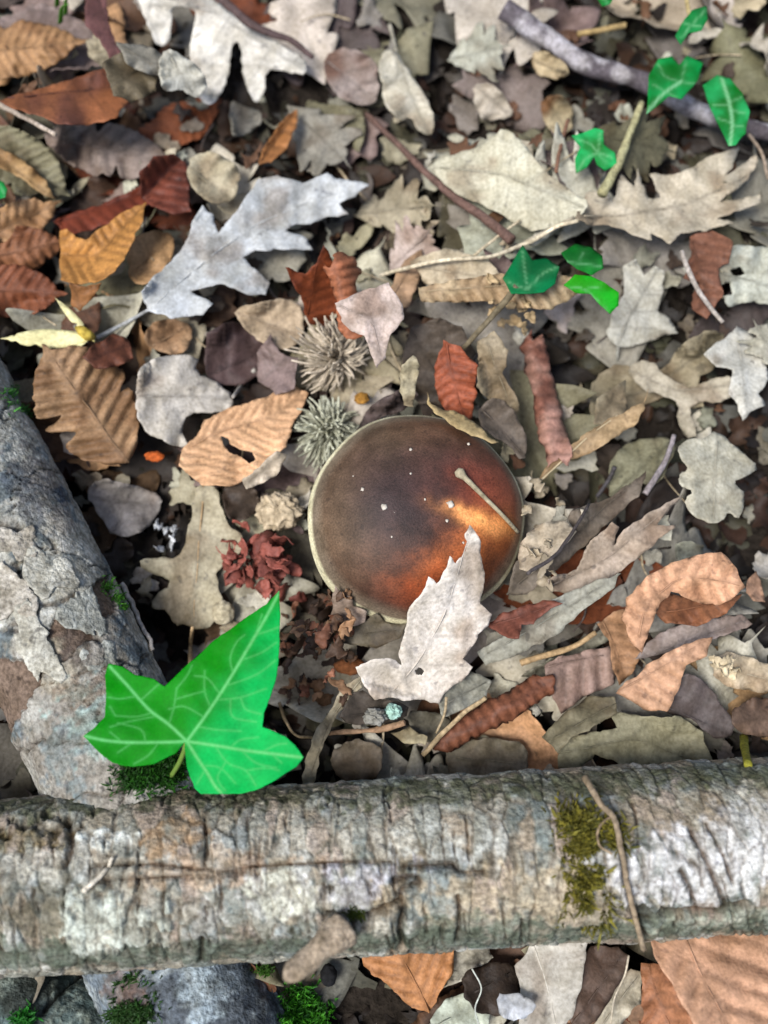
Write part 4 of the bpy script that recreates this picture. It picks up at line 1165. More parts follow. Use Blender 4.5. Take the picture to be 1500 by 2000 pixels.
# front log
FL = Log('front', 1000, 200, seed=5)
bark_base(FL, (178, 172, 156), (146, 138, 122), (124, 130, 124), 5, 0.0012)
pr_ = np.random.default_rng(8)
ps = np.stack([pr_.uniform(0, FL.L, 420), pr_.uniform(-1.7, 1.7, 420) * FL.R], 1)
sel = np.abs(FL.TH.ravel()) < 1.9
pq = FL.q.reshape(-1, 2)[sel] + .0012 * np.stack([fbm(FL.p3 * 260, 3, 5).ravel()[sel], fbm(FL.p3 * 260, 3, 6).ravel()[sel]], 1)
an = np.array([1.0, .5])
g1, g2_, gid = voronoi(pq * an, ps * an)
pal = s2l(np.array([0, 0, 0])) + np.array([s2l(c_) for c_ in ((190, 184, 168), (172, 150, 124), (150, 154, 144), (186, 164, 148), (130, 138, 132), (204, 204, 196), (150, 134, 108), (168, 172, 170))]) * .8
pc = pal[pr_.integers(len(pal), size=420)]
tmp = FL.col.reshape(-1, 3).copy()
kk = .5 * smooth(g2_ - g1, .0001, .0012)[:, None]
tmp[sel] = tmp[sel] * (1 - kk) + pc[gid] * kk * (1 + .3 * fbm(FL.p3 * 420, 2, 9).ravel()[sel][:, None])
FL.col = tmp.reshape(FL.col.shape)
dsp = FL.disp.ravel().copy()
dsp[sel] += (pr_.uniform(-.0003, .0004, 420)[gid]) - .0005 * (1 - smooth(g2_ - g1, .0001, .0009))
FL.disp = dsp.reshape(FL.disp.shape)
crk0 = np.zeros(len(dsp)); crk0[sel] = .55 * (1 - smooth(g2_ - g1, .0, .0006)); FL.crk = crk0.reshape(FL.disp.shape)
FL.blob((70, 1620), .016, .010, (84, 72, 52), .9, seed=2, hgt=-.0022)
FL.blob((60, 1640), .020, .005, (130, 112, 66), .6, seed=3)
FL.blob((100, 1790), .015, .014, (104, 100, 84), .8, seed=4)
FL.blob((60, 1690), .020, .006, (176, 172, 158), .8, seed=14)
FL.blob((205, 1645), .011, .007, (226, 228, 218), .95, seed=5, hgt=.0005)
FL.blob((230, 1805), .021, .014, (204, 210, 196), .9, seed=6, hgt=.0035, ns=.5)
FL.blob((420, 1690), .030, .006, (186, 160, 132), .6, seed=7)
FL.blob((330, 1630), .014, .008, (170, 140, 106), .8, seed=8)
FL.blob((560, 1760), .028, .010, (190, 188, 180), .8, seed=9)
FL.blob((545, 1740), .012, .008, (206, 206, 188), .8, seed=10)
FL.blob((700, 1720), .020, .008, (186, 184, 190), .7, seed=11)
FL.blob((400, 1860), .050, .008, (92, 92, 78), .8, seed=12)
FL.blob((700, 1850), .050, .008, (100, 104, 92), .7, seed=13)
FL.blob((860, 1640), .020, .010, (186, 186, 176), .7, seed=15)
FL.blob((840, 1740), .012, .012, (140, 156, 156), .6, seed=16)
FL.blob((1000, 1760), .040, .012, (190, 174, 146), .7, seed=17)
FL.blob((1330, 1690), .030, .013, (218, 216, 214), .9, seed=18, hgt=.0006)
FL.blob((1440, 1700), .022, .016, (216, 214, 208), .9, seed=19)
FL.blob((1450, 1620), .020, .010, (206, 204, 200), .7, seed=20)
FL.blob((1260, 1590), .034, .006, (136, 124, 104), .8, seed=21)
FL.blob((1000, 1800), .030, .006, (110, 120, 104), .7, seed=22)
FL.blob((1400, 1800), .040, .006, (150, 158, 140), .7, seed=24)
for bx in range(-200, 1800, 90):          # green algae plus shade painted onto the far and near flanks
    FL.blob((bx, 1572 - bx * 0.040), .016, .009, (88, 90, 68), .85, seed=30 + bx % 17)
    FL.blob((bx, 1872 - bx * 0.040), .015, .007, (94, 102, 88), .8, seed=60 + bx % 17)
cr = np.random.default_rng(3)
for k in range(190):
    u0 = cr.uniform(0, FL.L); th0 = cr.uniform(-1.5, 1.5) * FL.R; ln = cr.uniform(.004, .020)
    nn = 6
    ys = th0 + np.linspace(0, ln, nn)
    lean = 0.0 if u0 < 0.30 else -0.35
    line = np.stack([u0 + np.cumsum(cr.normal(0, .0004, nn)) + lean * (ys - th0) * np.sign(FL.m[1]), ys], 1)
    FL.crack(line, cr.uniform(.00028, .0006), cr.uniform(.0004, .0011), cr.uniform(.45, .9))
for ln, w, dp in (
    ('180 1690 300 1686 420 1700 520 1690 640 1684 760 1682', .0006, .0014),
    ('200 1718 300 1714 400 1712 500 1706', .0005, .0012),
    ('790 1694 840 1690 884 1686', .0012, .0022),
    ('770 1722 806 1712 818 1726 786 1740 782 1766 756 1772 730 1788 700 1798 690 1812', .0011, .0024),
    ('784 1766 788 1790 782 1820 786 1856', .0011, .0026),
    ('690 1812 688 1836 680 1850', .0008, .0018), ('884 1690 905 1705 945 1702', .0007, .0015), ('895 1750 898 1800 892 1840', .0007, .0014),
    ('640 1790 670 1792 690 1806', .0007, .0016),
    ('1205 1600 1215 1680 1230 1760 1260 1830', .0008, .0012),
    ('1350 1620 1380 1680 1400 1730 1420 1770', .0008, .0016), ('1380 1610 1410 1670 1430 1720', .0005, .001),
    ('1330 1700 1350 1740 1360 1775', .0007, .0014), ('1290 1790 1340 1782 1400 1780 1450 1768', .0012, .0020),
    ('135 1600 138 1650 128 1690', .0010, .0016), ('400 1600 404 1650 398 1690', .0006, .0012),
    ('320 1745 322 1780', .0006, .001), ('430 1720 432 1780', .0006, .001), ('395 1830 392 1880', .0007, .0012)):
    FL.crack(spline(FL.uv(pts(ln)), 4), w * 1.25, dp * 1.5, .97)
FL.crack(FL.uv(pts('646 1737 647 1741')), .0012, .003)
FL.blob((1265, 1790), .006, .004, (60, 54, 40), .95, seed=71, hgt=-.003)
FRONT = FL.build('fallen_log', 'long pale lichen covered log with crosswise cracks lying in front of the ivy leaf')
FRONT['category'] = 'log'

# slanting log on the left
SL = Log('side', 520, 190, seed=9)
bark_base(SL, (182, 180, 170), (148, 142, 132), (112, 120, 122), 9, 0.0011)
sr = np.random.default_rng(21)
seeds = np.stack([sr.uniform(0, SL.L, 34), sr.uniform(-1.6, 1.6, 34) * SL.R], 1)
qw = SL.q.reshape(-1, 2) + 0.008 * np.stack([fbm(SL.p3 * 70, 5, 51, .6).ravel(), fbm(SL.p3 * 70, 5, 52, .6).ravel()], 1)
qw2 = qw * np.array([1.0, 0.8])
f1, f2, idn = voronoi(qw2, seeds * np.array([1.0, 0.8]))
edge = (f2 - f1).reshape(SL.U.shape)
ph = sr.uniform(0, 1, 34)
off = ph[idn].reshape(SL.U.shape)
gone = (off < 0.22)
pl = smooth(edge + .0012 * (off - .5), 0.0002, 0.0010)
SL.disp += np.where(gone, -0.0010, 0.0007 * off) * pl - 0.0012 * (1 - pl)
SL.col = np.where(gone[..., None], s2l((122, 104, 90)) * .8 * (1 + .3 * fbm(SL.p3 * 300, 3, 8)[..., None]), SL.col)
SL.crk = (1 - pl) * np.where(off > .5, 0.85, 0.45)
SL.blob((200, 1390), .018, .016, (150, 168, 160), .8, seed=3)
SL.blob((110, 1300), .014, .010, (170, 160, 140), .7, seed=4)
SL.blob((70, 930), .016, .012, (110, 106, 104), .8, seed=5)
SL.blob((120, 970), .004, .008, (50, 66, 84), .9, seed=6)
SL.blob((40, 960), .012, .006, (78, 84, 92), .7, seed=7)
SL.blob((110, 1130), .018, .012, (192, 186, 168), .7, seed=8)
SL.blob((40, 1160), .010, .016, (196, 194, 180), .7, seed=10)
SL.blob((150, 1260), .010, .005, (84, 74, 68), .8, seed=11)
SL.blob((170, 1340), .006, .010, (130, 110, 92), .7, seed=12)
SL.blob((130, 1480), .014, .010, (120, 132, 132), .7, seed=13)
SL.blob((60, 800), .014, .010, (120, 128, 110), .7, seed=14)
for ln, w, dp in (('30 1100 45 1140 55 1170 70 1190 50 1210 20 1220', .0014, .0022), ('75 1180 110 1180 150 1160', .0008, .0016),
                  ('80 1040 100 1060 110 1080', .0006, .001), ('10 1230 50 1240 100 1280', .0010, .0016), ('150 1320 200 1300 240 1290', .0007, .0014)):
    SL.crack(spline(SL.uv(pts(ln)), 4), w, dp)
SIDE = SL.build('fallen_log', 'slanting grey log with flaking bark plates and moss under the ivy leaf')
# loose flakes of bark still attached to the slanting log
for k, (cx, cy, sx, sy) in enumerate(((95, 1120, .013, .011), (20, 1165, .012, .012), (165, 1200, .015, .008), (70, 1260, .018, .009), (30, 1060, .010, .009), (200, 1290, .012, .006))):
    c0 = SL.uv(np.array([[cx, cy]]))[0]
    o2 = scrap_outline(2 * sx, 2 * sy, 300 + k, .06) - np.array([sx, 0])
    o2 = resample(o2, .0012); o2 = o2 + .0012 * np.stack([fbm(o2 * 350 + k, 3, k), fbm(o2 * 350 + 7 + k, 3, k + 9)], 1)
    v2, f2_ = triangulate(o2 + c0, .0009)
    rr_ = SL.R + 0.0003 + 0.0007 * smooth(np.sqrt((((v2 - c0) / [sx, sy]) ** 2).sum(1)), .3, 1.2) + .0007 * fbm(v2 * 260, 4, k)
    th_ = v2[:, 1] / SL.R
    w3 = SL.a + v2[:, :1] * SL.t + rr_[:, None] * (np.cos(th_)[:, None] * SL.n + np.sin(th_)[:, None] * SL.m)
    cc = s2l([(190, 186, 172), (180, 172, 158), (168, 168, 158)][k % 3]) * .8 * (1 + .45 * fbm(w3 * 160, 4, k)[:, None])
    solidify(obj('bark_flake', mesh('bark_flake', w3 - SL.org, f2_, M_BARK, cc), SIDE), .0007)

KL = Log('sunk', 300, 150, seed=13)
bark_base(KL, (120, 130, 138), (92, 98, 104), (150, 158, 160), 13, 0.0014)
KL.blob((390, 1920), .014, .008, (176, 190, 196), .8, seed=3)
KL.blob((240, 1960), .010, .010, (110, 84, 68), .7, seed=4)
KL.build('fallen_log', 'half buried blue grey log passing beneath the front log')
CL = Log('corner', 300, 150, seed=17)
bark_base(CL, (96, 112, 110), (70, 76, 72), (140, 150, 140), 17, 0.0016)
CL.crack(spline(CL.uv(pts('160 1905 120 1935 85 1975')), 4), .0008, .002)
CL.build('fallen_log', 'dark teal rotting log end in the corner below the front log')

# branch stub on the front log
st0 = P(668, 1812, .052); st1 = P(556, 1915, .062)
sp_ = spline(np.array([st0 * 1.0, st0 * .55 + st1 * .45 + [0, 0, .001], st1]), 10)
sv, sf = tube(sp_ - FL.org, np.concatenate([np.linspace(.0060, .0048, 8), np.linspace(.0046, .0036, len(sp_) - 11), [.0030, .0021, .0008]]), 28, rough=.4, seed=4)
sc = s2l((170, 152, 130)) * .8 * (1 + .6 * fbm(sv * 160, 4, 3)[:, None])
obj('branch_stub', mesh('branch_stub', sv, sf, M_BARK, sc), FRONT)

# ------------------------------------------------------------------ twigs, stalks and straws

twig('twig', 'dark purple brown twig crossing behind the white lobed oak leaf', '420 -15 480 40 535 68 570 80 612 112', .0021, .0012, s2l((92, 74, 72)) * .8, lift=.004)
twig('branch', 'grey branch with pale lichen patches running to the ivy pair', '985 18 1060 68 1130 118 1200 142 1265 165 1360 215 1470 252 1560 272', .0046, .0042, s2l((96, 88, 92)) * .8, cat='branch', lift=.005, col2=s2l((176, 170, 172)) * .8, lichen=.02, seg=16)
twig('twig', 'slanting reddish brown twig leading down to the straw', '716 222 770 275 830 335 890 388 945 425 1000 470', .0012, .0022, s2l((112, 86, 76)) * .8, lift=.004)
twig('straw', 'long pale curved straw lying over leaves above the mushroom', '742 538 800 522 880 506 960 500 1030 475 1085 444 1130 430', .0008, .0009, s2l((214, 200, 172)) * .85, cat='straw', lift=.004, rough=.05, rigid=False)
twig('straw', 'short pale straw forking from the long curved one', '925 500 965 468 1015 430', .0007, .0006, s2l((206, 190, 160)) * .85, cat='straw', lift=.005, rough=.05)
twig('plant_stalk', 'pale slanting plant stalk beside the small bright ivy leaf', '1254 200 1232 255 1208 318 1176 380', .0014, .0022, s2l((178, 172, 130)) * .8, cat='stalk', lift=.006)
twig('straw', 'grey dry stem leaning at the edge of the mauve ribbed leaf', '-15 198 45 228 108 262', .0012, .0009, s2l((182, 166, 150)) * .8, cat='straw', lift=.006)
twig('straw', 'tan dry straw across the rolled red brown chestnut leaf', '826 1474 866 1430 910 1390 950 1362', .0010, .0008, s2l((178, 156, 122)) * .8, cat='straw', lift=.005, rough=.06)
twig('straw', 'thin forked straw hanging from the maple leaf base', '872 1362 868 1395 852 1432', .0006, .0004, s2l((170, 152, 122)) * .8, cat='straw', lift=.003, rough=.05)
twig('straw', 'brown thin stem beside the small bright ivy leaf', '1110 235 1095 285 1086 335', .0009, .0008, s2l((150, 110, 88)) * .8, cat='straw', lift=.004)
twig('straw', 'tan bit of straw above the lichened branch', '1128 66 1180 58 1222 50', .0012, .0014, s2l((190, 162, 110)) * .8, cat='straw', lift=.004)
twig('straw', 'thin pale stem hanging over the far ivy leaf', '1340 -15 1344 18 1352 48', .0010, .0008, s2l((190, 170, 120)) * .8, cat='straw', lift=.010)
twig('twig', 'thin dark twig with bud beside the olive leaf', '1165 970 1190 935 1200 912', .0008, .0010, s2l((80, 76, 78)) * .8, lift=.006)
twig('twig', 'grey purple twig lying above the rounded lobed leaf', '1260 965 1300 900 1316 850', .0012, .0010, s2l((150, 140, 140)) * .8, lift=.007)
twig('straw', 'thin pale stem at the edge of the pale leaf with holes', '1330 490 1350 540 1380 590 1412 630', .0011, .0008, s2l((176, 166, 156)) * .8, cat='straw', lift=.005)
twig('straw', 'thin curved stem below the branch near the pointed ivy leaf', '1462 262 1488 300 1500 350', .0008, .0006, s2l((170, 150, 130)) * .8, cat='straw', lift=.006)
twig('straw', 'short white dry stalk standing on the log beside the pale lichen', '222 1676 200 1708 168 1738', .0006, .0009, s2l((216, 206, 188)) * .85, cat='straw', lift=.0010, rough=.05, log=FL)
twig('tendril', 'dry brown tendril draped over the moss on the front log', '1142 1540 1165 1580 1195 1610 1206 1660 1220 1720 1240 1790 1252 1830', .0011, .0009, s2l((150, 132, 108)) * .8, cat='tendril', rough=.1, lift=.0035, log=FL)
twig('tendril', 'thin looped dry tendril beside the moss', '1196 1600 1168 1620 1166 1650 1190 1668', .0005, .0004, s2l((150, 130, 104)) * .8, cat='tendril', rough=.05, lift=.0025, log=FL)
twig('straw', 'long thin straw among the grey leaves below the log', '1228 1866 1220 1905 1200 1950 1192 2010', .0004, .0003, s2l((206, 194, 172)) * .85, cat='straw', lift=.004, rough=.05)
twig('straw', 'thin white root hair on the rotting leaf below the log', '922 1892 940 1930 928 1970 938 2010', .0003, .00025, s2l((196, 200, 190)) * .85, cat='straw', lift=.004, rough=.05)
twig('twig', 'pale narrow twig along the edge of the slanting log', '232 1142 255 1190 275 1235 292 1275', .0010, .0007, s2l((186, 176, 166)) * .8, lift=.0005, log=SL)
twig('straw', 'yellow green stem at the upper edge of the front log', '1452 1440 1454 1465 1460 1495', .0016, .0014, s2l((140, 136, 44)) * .8, cat='stem', lift=.002, rough=.05)
twig('straw', 'knobbly tan catkin stalk lying below the maple leaf', '640 1432 700 1428 745 1424 790 1412', .0010, .0011, s2l((164, 132, 104)) * .8, cat='catkin', lift=.003, rough=.8)
twig('straw', 'thin dark stem at the right of the cap', '1030 1120 1090 1080 1130 1020 1150 985', .0007, .0006, s2l((86, 78, 76)) * .8, cat='straw', lift=.006)
twig('twig', 'bent thin dry twig between ivy leaf and front log', '545 1372 560 1410 580 1436 620 1440', .0007, .0005, s2l((150, 130, 100)) * .8, cat='twig', rigid=False, lift=.003)
twig('twig', 'brown knotted stick in the leaf litter behind the cap', '1010 560 960 620 905 680', .0014, .0010, s2l((120, 108, 84)) * .8, lift=.008)
twig('straw', 'fallen tan edge of a leaf stalk above the ribbed mauve chestnut leaf', '1016 1296 1060 1282 1120 1262 1165 1235', .0014, .0010, s2l((186, 156, 116)) * .8, cat='straw', lift=.004)

# pale clubbed stalk lying on the cap
kp = pts('1012 1040 985 1010 950 975 915 940 892 918')
kz = surf(kp[:, 0], kp[:, 1])[:, 2]
kw = P(kp[:, 0], kp[:, 1], np.array([kz[0] + .0008, kz[1] + .0012, kz[2] + .0014, kz[3] + .0012, kz[4] + .0012]))
ks = spline(kw, 8)
kr = np.interp(np.linspace(0, 1, len(ks)), [0, .5, .82, .93, 1], [.0007, .0008, .0011, .0021, .0012])
kv, kf = tube(ks, kr, 12, rough=.08)
tag(obj('leaf_stalk', mesh('leaf_stalk', kv - kw[2], kf, M_TWIG, np.tile(s2l((176, 164, 136)) * .8, (len(kv), 1)) * (1 + .25 * fbm(kv * 250, 3, 2)[:, None])), loc=kw[2]),
    'pale club ended leaf stalk lying on the mushroom cap', 'stalk')

# crumbs of dirt on the cap
for k, (x, y, r_) in enumerate(((708, 956, 5), (751, 990, 9), (802, 878, 4), (915, 867, 4), (873, 1017, 4), (765, 1048, 3), (880, 984, 10), (802, 925, 3), (690, 930, 2.5), (830, 975, 3), (770, 1000, 3), (716, 1160, 3), (640, 1095, 2.5), (905, 1060, 3))):
    c0 = surf(np.array([x]), np.array([y]))[0]
    rm = r_ * PXM * .72
    sr_ = np.random.default_rng(k)
    sv, sf = tube(np.array([[0, 0, -rm * .5], [0, 0, 0], [0, 0, rm * .5]]), [rm * .7, rm, rm * .5], 9)
    sv = sv * sr_.uniform(.7, 1.25, (len(sv), 1))
    tag(obj('dirt_crumb', mesh('dirt_crumb', sv, sf, M_CRUMB, np.tile(s2l((214, 204, 190)) * .85, (len(sv), 1))), loc=c0 + [0, 0, rm * .25]),
        'tiny pale crumb of dirt on the mushroom cap', 'crumb', 'crumbs on the mushroom cap')

# ------------------------------------------------------------------ hairy acorn cups
def bur(label, cx, cy, rad, nsp, ln, col, axis, seed, lift):
    r_ = np.random.default_rng(seed)
    c0 = surf(np.array([cx]), np.array([cy]))[0]
    c0 = P(cx, cy, c0[2] + lift)
    root = obj('acorn_cup', None, loc=c0)
    tag(root, label, 'acorn cup')
    ax = np.array(axis, float); ax /= np.linalg.norm(ax)
    th = np.linspace(0, np.pi, 14); ph = np.arange(24) / 24 * 2 * np.pi
    cv = np.stack([np.sin(th)[:, None] * np.cos(ph) * rad, np.sin(th)[:, None] * np.sin(ph) * rad, np.cos(th)[:, None] * np.ones(24) * rad * .8], -1).reshape(-1, 3)
    cv *= (1 + .12 * fbm(cv * 300, 3, seed))[:, None]
    cf = [(i * 24 + j, (i + 1) * 24 + j, (i + 1) * 24 + (j + 1) % 24, i * 24 + (j + 1) % 24) for i in range(13) for j in range(24)]
    obj('cup', mesh('cup', cv, cf, M_SPINE, np.tile(np.asarray(col) * .45, (len(cv), 1))), root)
    V, F, C = [], [], []
    off = 0
    for k in range(nsp):
        d = r_.normal(0, 1, 3); d[2] = abs(d[2]) * 1.1 - .25
        d /= np.linalg.norm(d)
        if d @ ax < -.75:
            continue
        l_ = ln * r_.uniform(.6, 1.15)
        side = np.cross(d, r_.normal(0, 1, 3)); side /= np.linalg.norm(side)
        side = .6 * side - .45 * ax + np.array([0, 0, .2])
        t = np.linspace(0, 1, 6)[:, None]
        q = d * rad * .85 + d * l_ * t + side * l_ * .55 * t ** 2
        v, f = tube(q, np.linspace(.00085, .00034, 6), 5, cap=True)
        V.append(v); F += [tuple(i + off for i in g) for g in f]
        C.append(np.tile(np.asarray(col) * r_.uniform(.65, 1.25), (len(v), 1)))
        off += len(v)
    s_ = obj('spines', mesh('spines', np.vstack(V), F, M_SPINE, np.vstack(C)), root)
    s_['kind'] = 'stuff'
    hset(cv + c0, -2, 1)
bur('brownish grey spiny acorn cup beneath the pinkish torn leaf', 655, 698, .0070, 190, .0115, s2l((196, 182, 162)) * .85, (.5, -.3, .3), 4, .006)
bur('greenish grey spiny acorn cup beside the back of the mushroom cap', 640, 842, .0068, 230, .0100, s2l((196, 196, 174)) * .85, (.2, .3, .5), 5, .006)

# small yellow brown seed at the greenish cup
def lump(name, label, cx, cy, rx, ry, rz, col, seed, cat, lift=0.0, amp=.45, freq=320, col2=None, n=22, ang=0, mat=None):
    c0 = surf(np.array([cx]), np.array([cy]))[0]
    c0 = P(cx, cy, c0[2] + lift)
    th = np.linspace(0, np.pi, n); ph = np.arange(2 * n) / (2 * n) * 2 * np.pi
    v = np.stack([np.sin(th)[:, None] * np.cos(ph), np.sin(th)[:, None] * np.sin(ph), np.cos(th)[:, None] * np.ones(2 * n)], -1).reshape(-1, 3)
    nn = fbm(v * freq / 100 + seed, 4, seed, .62)
    v = v * (1 + amp * nn)[:, None] * [rx, ry, rz]
    ca, sa = math.cos(math.radians(ang)), math.sin(math.radians(ang))
    v[:, :2] = v[:, :2] @ np.array([[ca, -sa], [sa, ca]]).T
    f = [(i * 2 * n + j, (i + 1) * 2 * n + j, (i + 1) * 2 * n + (j + 1) % (2 * n), i * 2 * n + (j + 1) % (2 * n)) for i in range(n - 1) for j in range(2 * n)]
    c = np.asarray(col) * (1 + .45 * nn[:, None])
    if col2 is not None:
        m = smooth(fbm(v * 300, 3, seed + 3), -.05, .25)[:, None]
        c = c * (1 - m) + np.asarray(col2) * m
    hset(v + c0, -2, 1)
    return tag(obj(name, mesh(name, v, f, mat or M_CRUMB, c), loc=c0), label, cat)
lump('seed', 'small orange yellow seed between the two spiny cups', 706, 778, .0030, .0024, .002, s2l((168, 122, 56)) * .8, 1, 'seed', .003)
lump('wood_crumb', 'pale crumbly piece of rotten wood left of the cap', 545, 998, .0085, .0080, .006, s2l((196, 178, 150)) * .8, 3, 'wood crumb', .003, .5, 420, n=30)
lump('seed_husk', 'orange brown empty husk beneath the maple leaf edge', 684, 1302, .0065, .0032, .003, s2l((164, 104, 66)) * .8, 5, 'husk', .002, .2)
lump('lichen_bit', 'pale turquoise bit of lichen below the maple leaf', 768, 1390, .0032, .0028, .003, s2l((176, 214, 200)) * .8, 6, 'lichen', .003, .5, 500)
lump('lichen_bit', 'fuzzy grey tuft next to the turquoise lichen bit', 732, 1400, .0042, .0030, .003, s2l((150, 148, 140)) * .8, 7, 'lichen', .002, .6, 600)
lump('wood_crumb', 'bright orange crumb beside the ribbed chestnut leaf', 302, 892, .0038, .0022, .002, s2l((206, 104, 50)) * .8, 8, 'wood crumb', .002, .4)
lump('pebble', 'pale rounded pebble beside the ivy leaf tip', 436, 1196, .0045, .0050, .004, s2l((196, 184, 156)) * .8, 10, 'pebble', .002, .2)
lump('pebble', 'black round pebble in the gap below the front log', 642, 1905, .0032, .0040, .003, s2l((30, 30, 32)), 14, 'pebble', .004, .15)

# crumbled red brown leaf flakes: crumpled plates heaped left of the cap
RD = np.random.default_rng(77)
def flake(name, label, cx, cy, L, col, seed, group, spread=.6):
    c0 = surf(np.array([cx]), np.array([cy]))[0]
    out = scrap_outline(L, L * RD.uniform(.5, .9), seed, .07)
    v, f = triangulate(out - [L / 2, 0], L / 9)
    z = .22 * L * fbm(v / L * 2.2 + seed, 3, seed) * 2
    R_ = np.array(Matrix.Rotation(RD.uniform(0, 6.28), 3, 'Z') @ Matrix.Rotation(RD.normal(0, spread), 3, 'X') @ Matrix.Rotation(RD.normal(0, spread), 3, 'Y'))
    w = np.column_stack([v, z]) @ R_.T
    c = np.asarray(col) * RD.uniform(.6, 1.25) * (1 + .3 * fbm(v * 300 + seed, 3, seed)[:, None])
    c0 = c0 + [0, 0, .0012]
    o = tag(obj(name, mesh(name, w, f, M_LEAF, c), loc=c0), label, 'leaf flake', group)
    solidify(o, .0003)
    hset(w + c0, -2, 1)
for k in range(46):
    x, y = 510 + RD.normal(0, 34), 1100 + RD.normal(0, 34)
    if x > 590: continue
    flake('leaf_flake', 'crumpled red brown flake in the reddish heap left of the cap', x, y, RD.uniform(.006, .014), s2l((150, 84, 72)) * .8, 500 + k, 'reddish leaf flakes left of the cap')
for k in range(70):
    x, y = RD.uniform(550, 690), RD.uniform(1150, 1380)
    flake('leaf_flake', 'small brown crumb of leaf between the ivy leaf and the cap', x, y, RD.uniform(.004, .011), s2l([(150, 100, 76), (112, 84, 64), (170, 130, 96), (84, 66, 54)][k % 4]) * .8, 600 + k, 'brown leaf crumbs between ivy and cap')
for k in range(14):
    flake('leaf_flake', 'pale shredded leaf bit at the right edge of the cap', 1050 + RD.normal(0, 20), 1030 + RD.normal(0, 55), RD.uniform(.003, .011), s2l((186, 170, 144)) * .8, 700 + k, 'pale shreds at the cap edge')

for k in range(9):
    flake('leaf_flake', 'white mouldy flake near the long beige oak leaf', 325 + RD.normal(0, 14), 1056 + RD.normal(0, 16), RD.uniform(.003, .007), s2l((216, 218, 222)) * .85, 800 + k, 'white mouldy flakes')
for k in range(8):
    flake('leaf_flake', 'cream shredded flake near the dark mauve leaf', 1418 + RD.normal(0, 16), 1300 + RD.normal(0, 12), RD.uniform(.004, .009), s2l((222, 204, 170)) * .85, 830 + k, 'cream flakes')
for k in range(11):
    flake('leaf_flake', 'pale tan flake on the stained leaf behind the cap', 980 + RD.normal(0, 34), 605 + RD.normal(0, 22), RD.uniform(.004, .010), s2l((190, 164, 124)) * .85, 860 + k, 'tan flakes behind the cap')
# pale yellow winged bract
br = obj('bract', None, loc=P(165, 655, .02))
tag(br, 'pale yellow winged seed bract with three blades beside the silvery leaf stalk', 'bract')
B0 = np.array(br.location)
sh_ = surf(np.array([165]), np.array([655]))[0][2] + .011
for k, (tipx, tipy, wd, up) in enumerate(((0, 662, 36, .002), (106, 580, 16, .006), (100, 698, 20, .000))):
    o2, m2 = placed_outline('chestnut', (178, 656), (tipx, tipy), wd * 1.1, 40 + k, teeth=1)
    q2 = P(o2[:, 0], o2[:, 1], sh_ + up)[:, :2]
    v2, f2_ = triangulate(q2, .0014)
    m3 = P(m2[:, 0], m2[:, 1], sh_ + up)[:, :2]
    s2, d2, l2 = along(v2, m3)
    z2 = sh_ + up * s2 / l2 - 30 * d2 ** 2 + .0006 * fbm(v2 * 120, 2, k)
    w2 = np.column_stack([v2, z2]) - B0
    c2 = s2l((232, 224, 168)) * .85 * np.ones((len(v2), 1)) * (1 - .25 * smooth(s2 / l2, .25, 0.0)[:, None] * np.array([[.3, .6, 1.6]]))
    solidify(obj('wing', mesh('wing', w2, f2_, M_LEAF, c2), br), .0003)
    hset(w2 + B0, -2, 1)
kc, kf = tube(P(np.array([182, 172, 160, 150]), np.array([660, 655, 646, 640]), sh_ + np.array([.000, .0022, .0026, .001])) - B0, [.0014, .0024, .0022, .0010], 10)
obj('seed_head', mesh('seed_head', kc, kf, M_CRUMB, np.tile(s2l((186, 160, 70)) * .8, (len(kc), 1))), br)

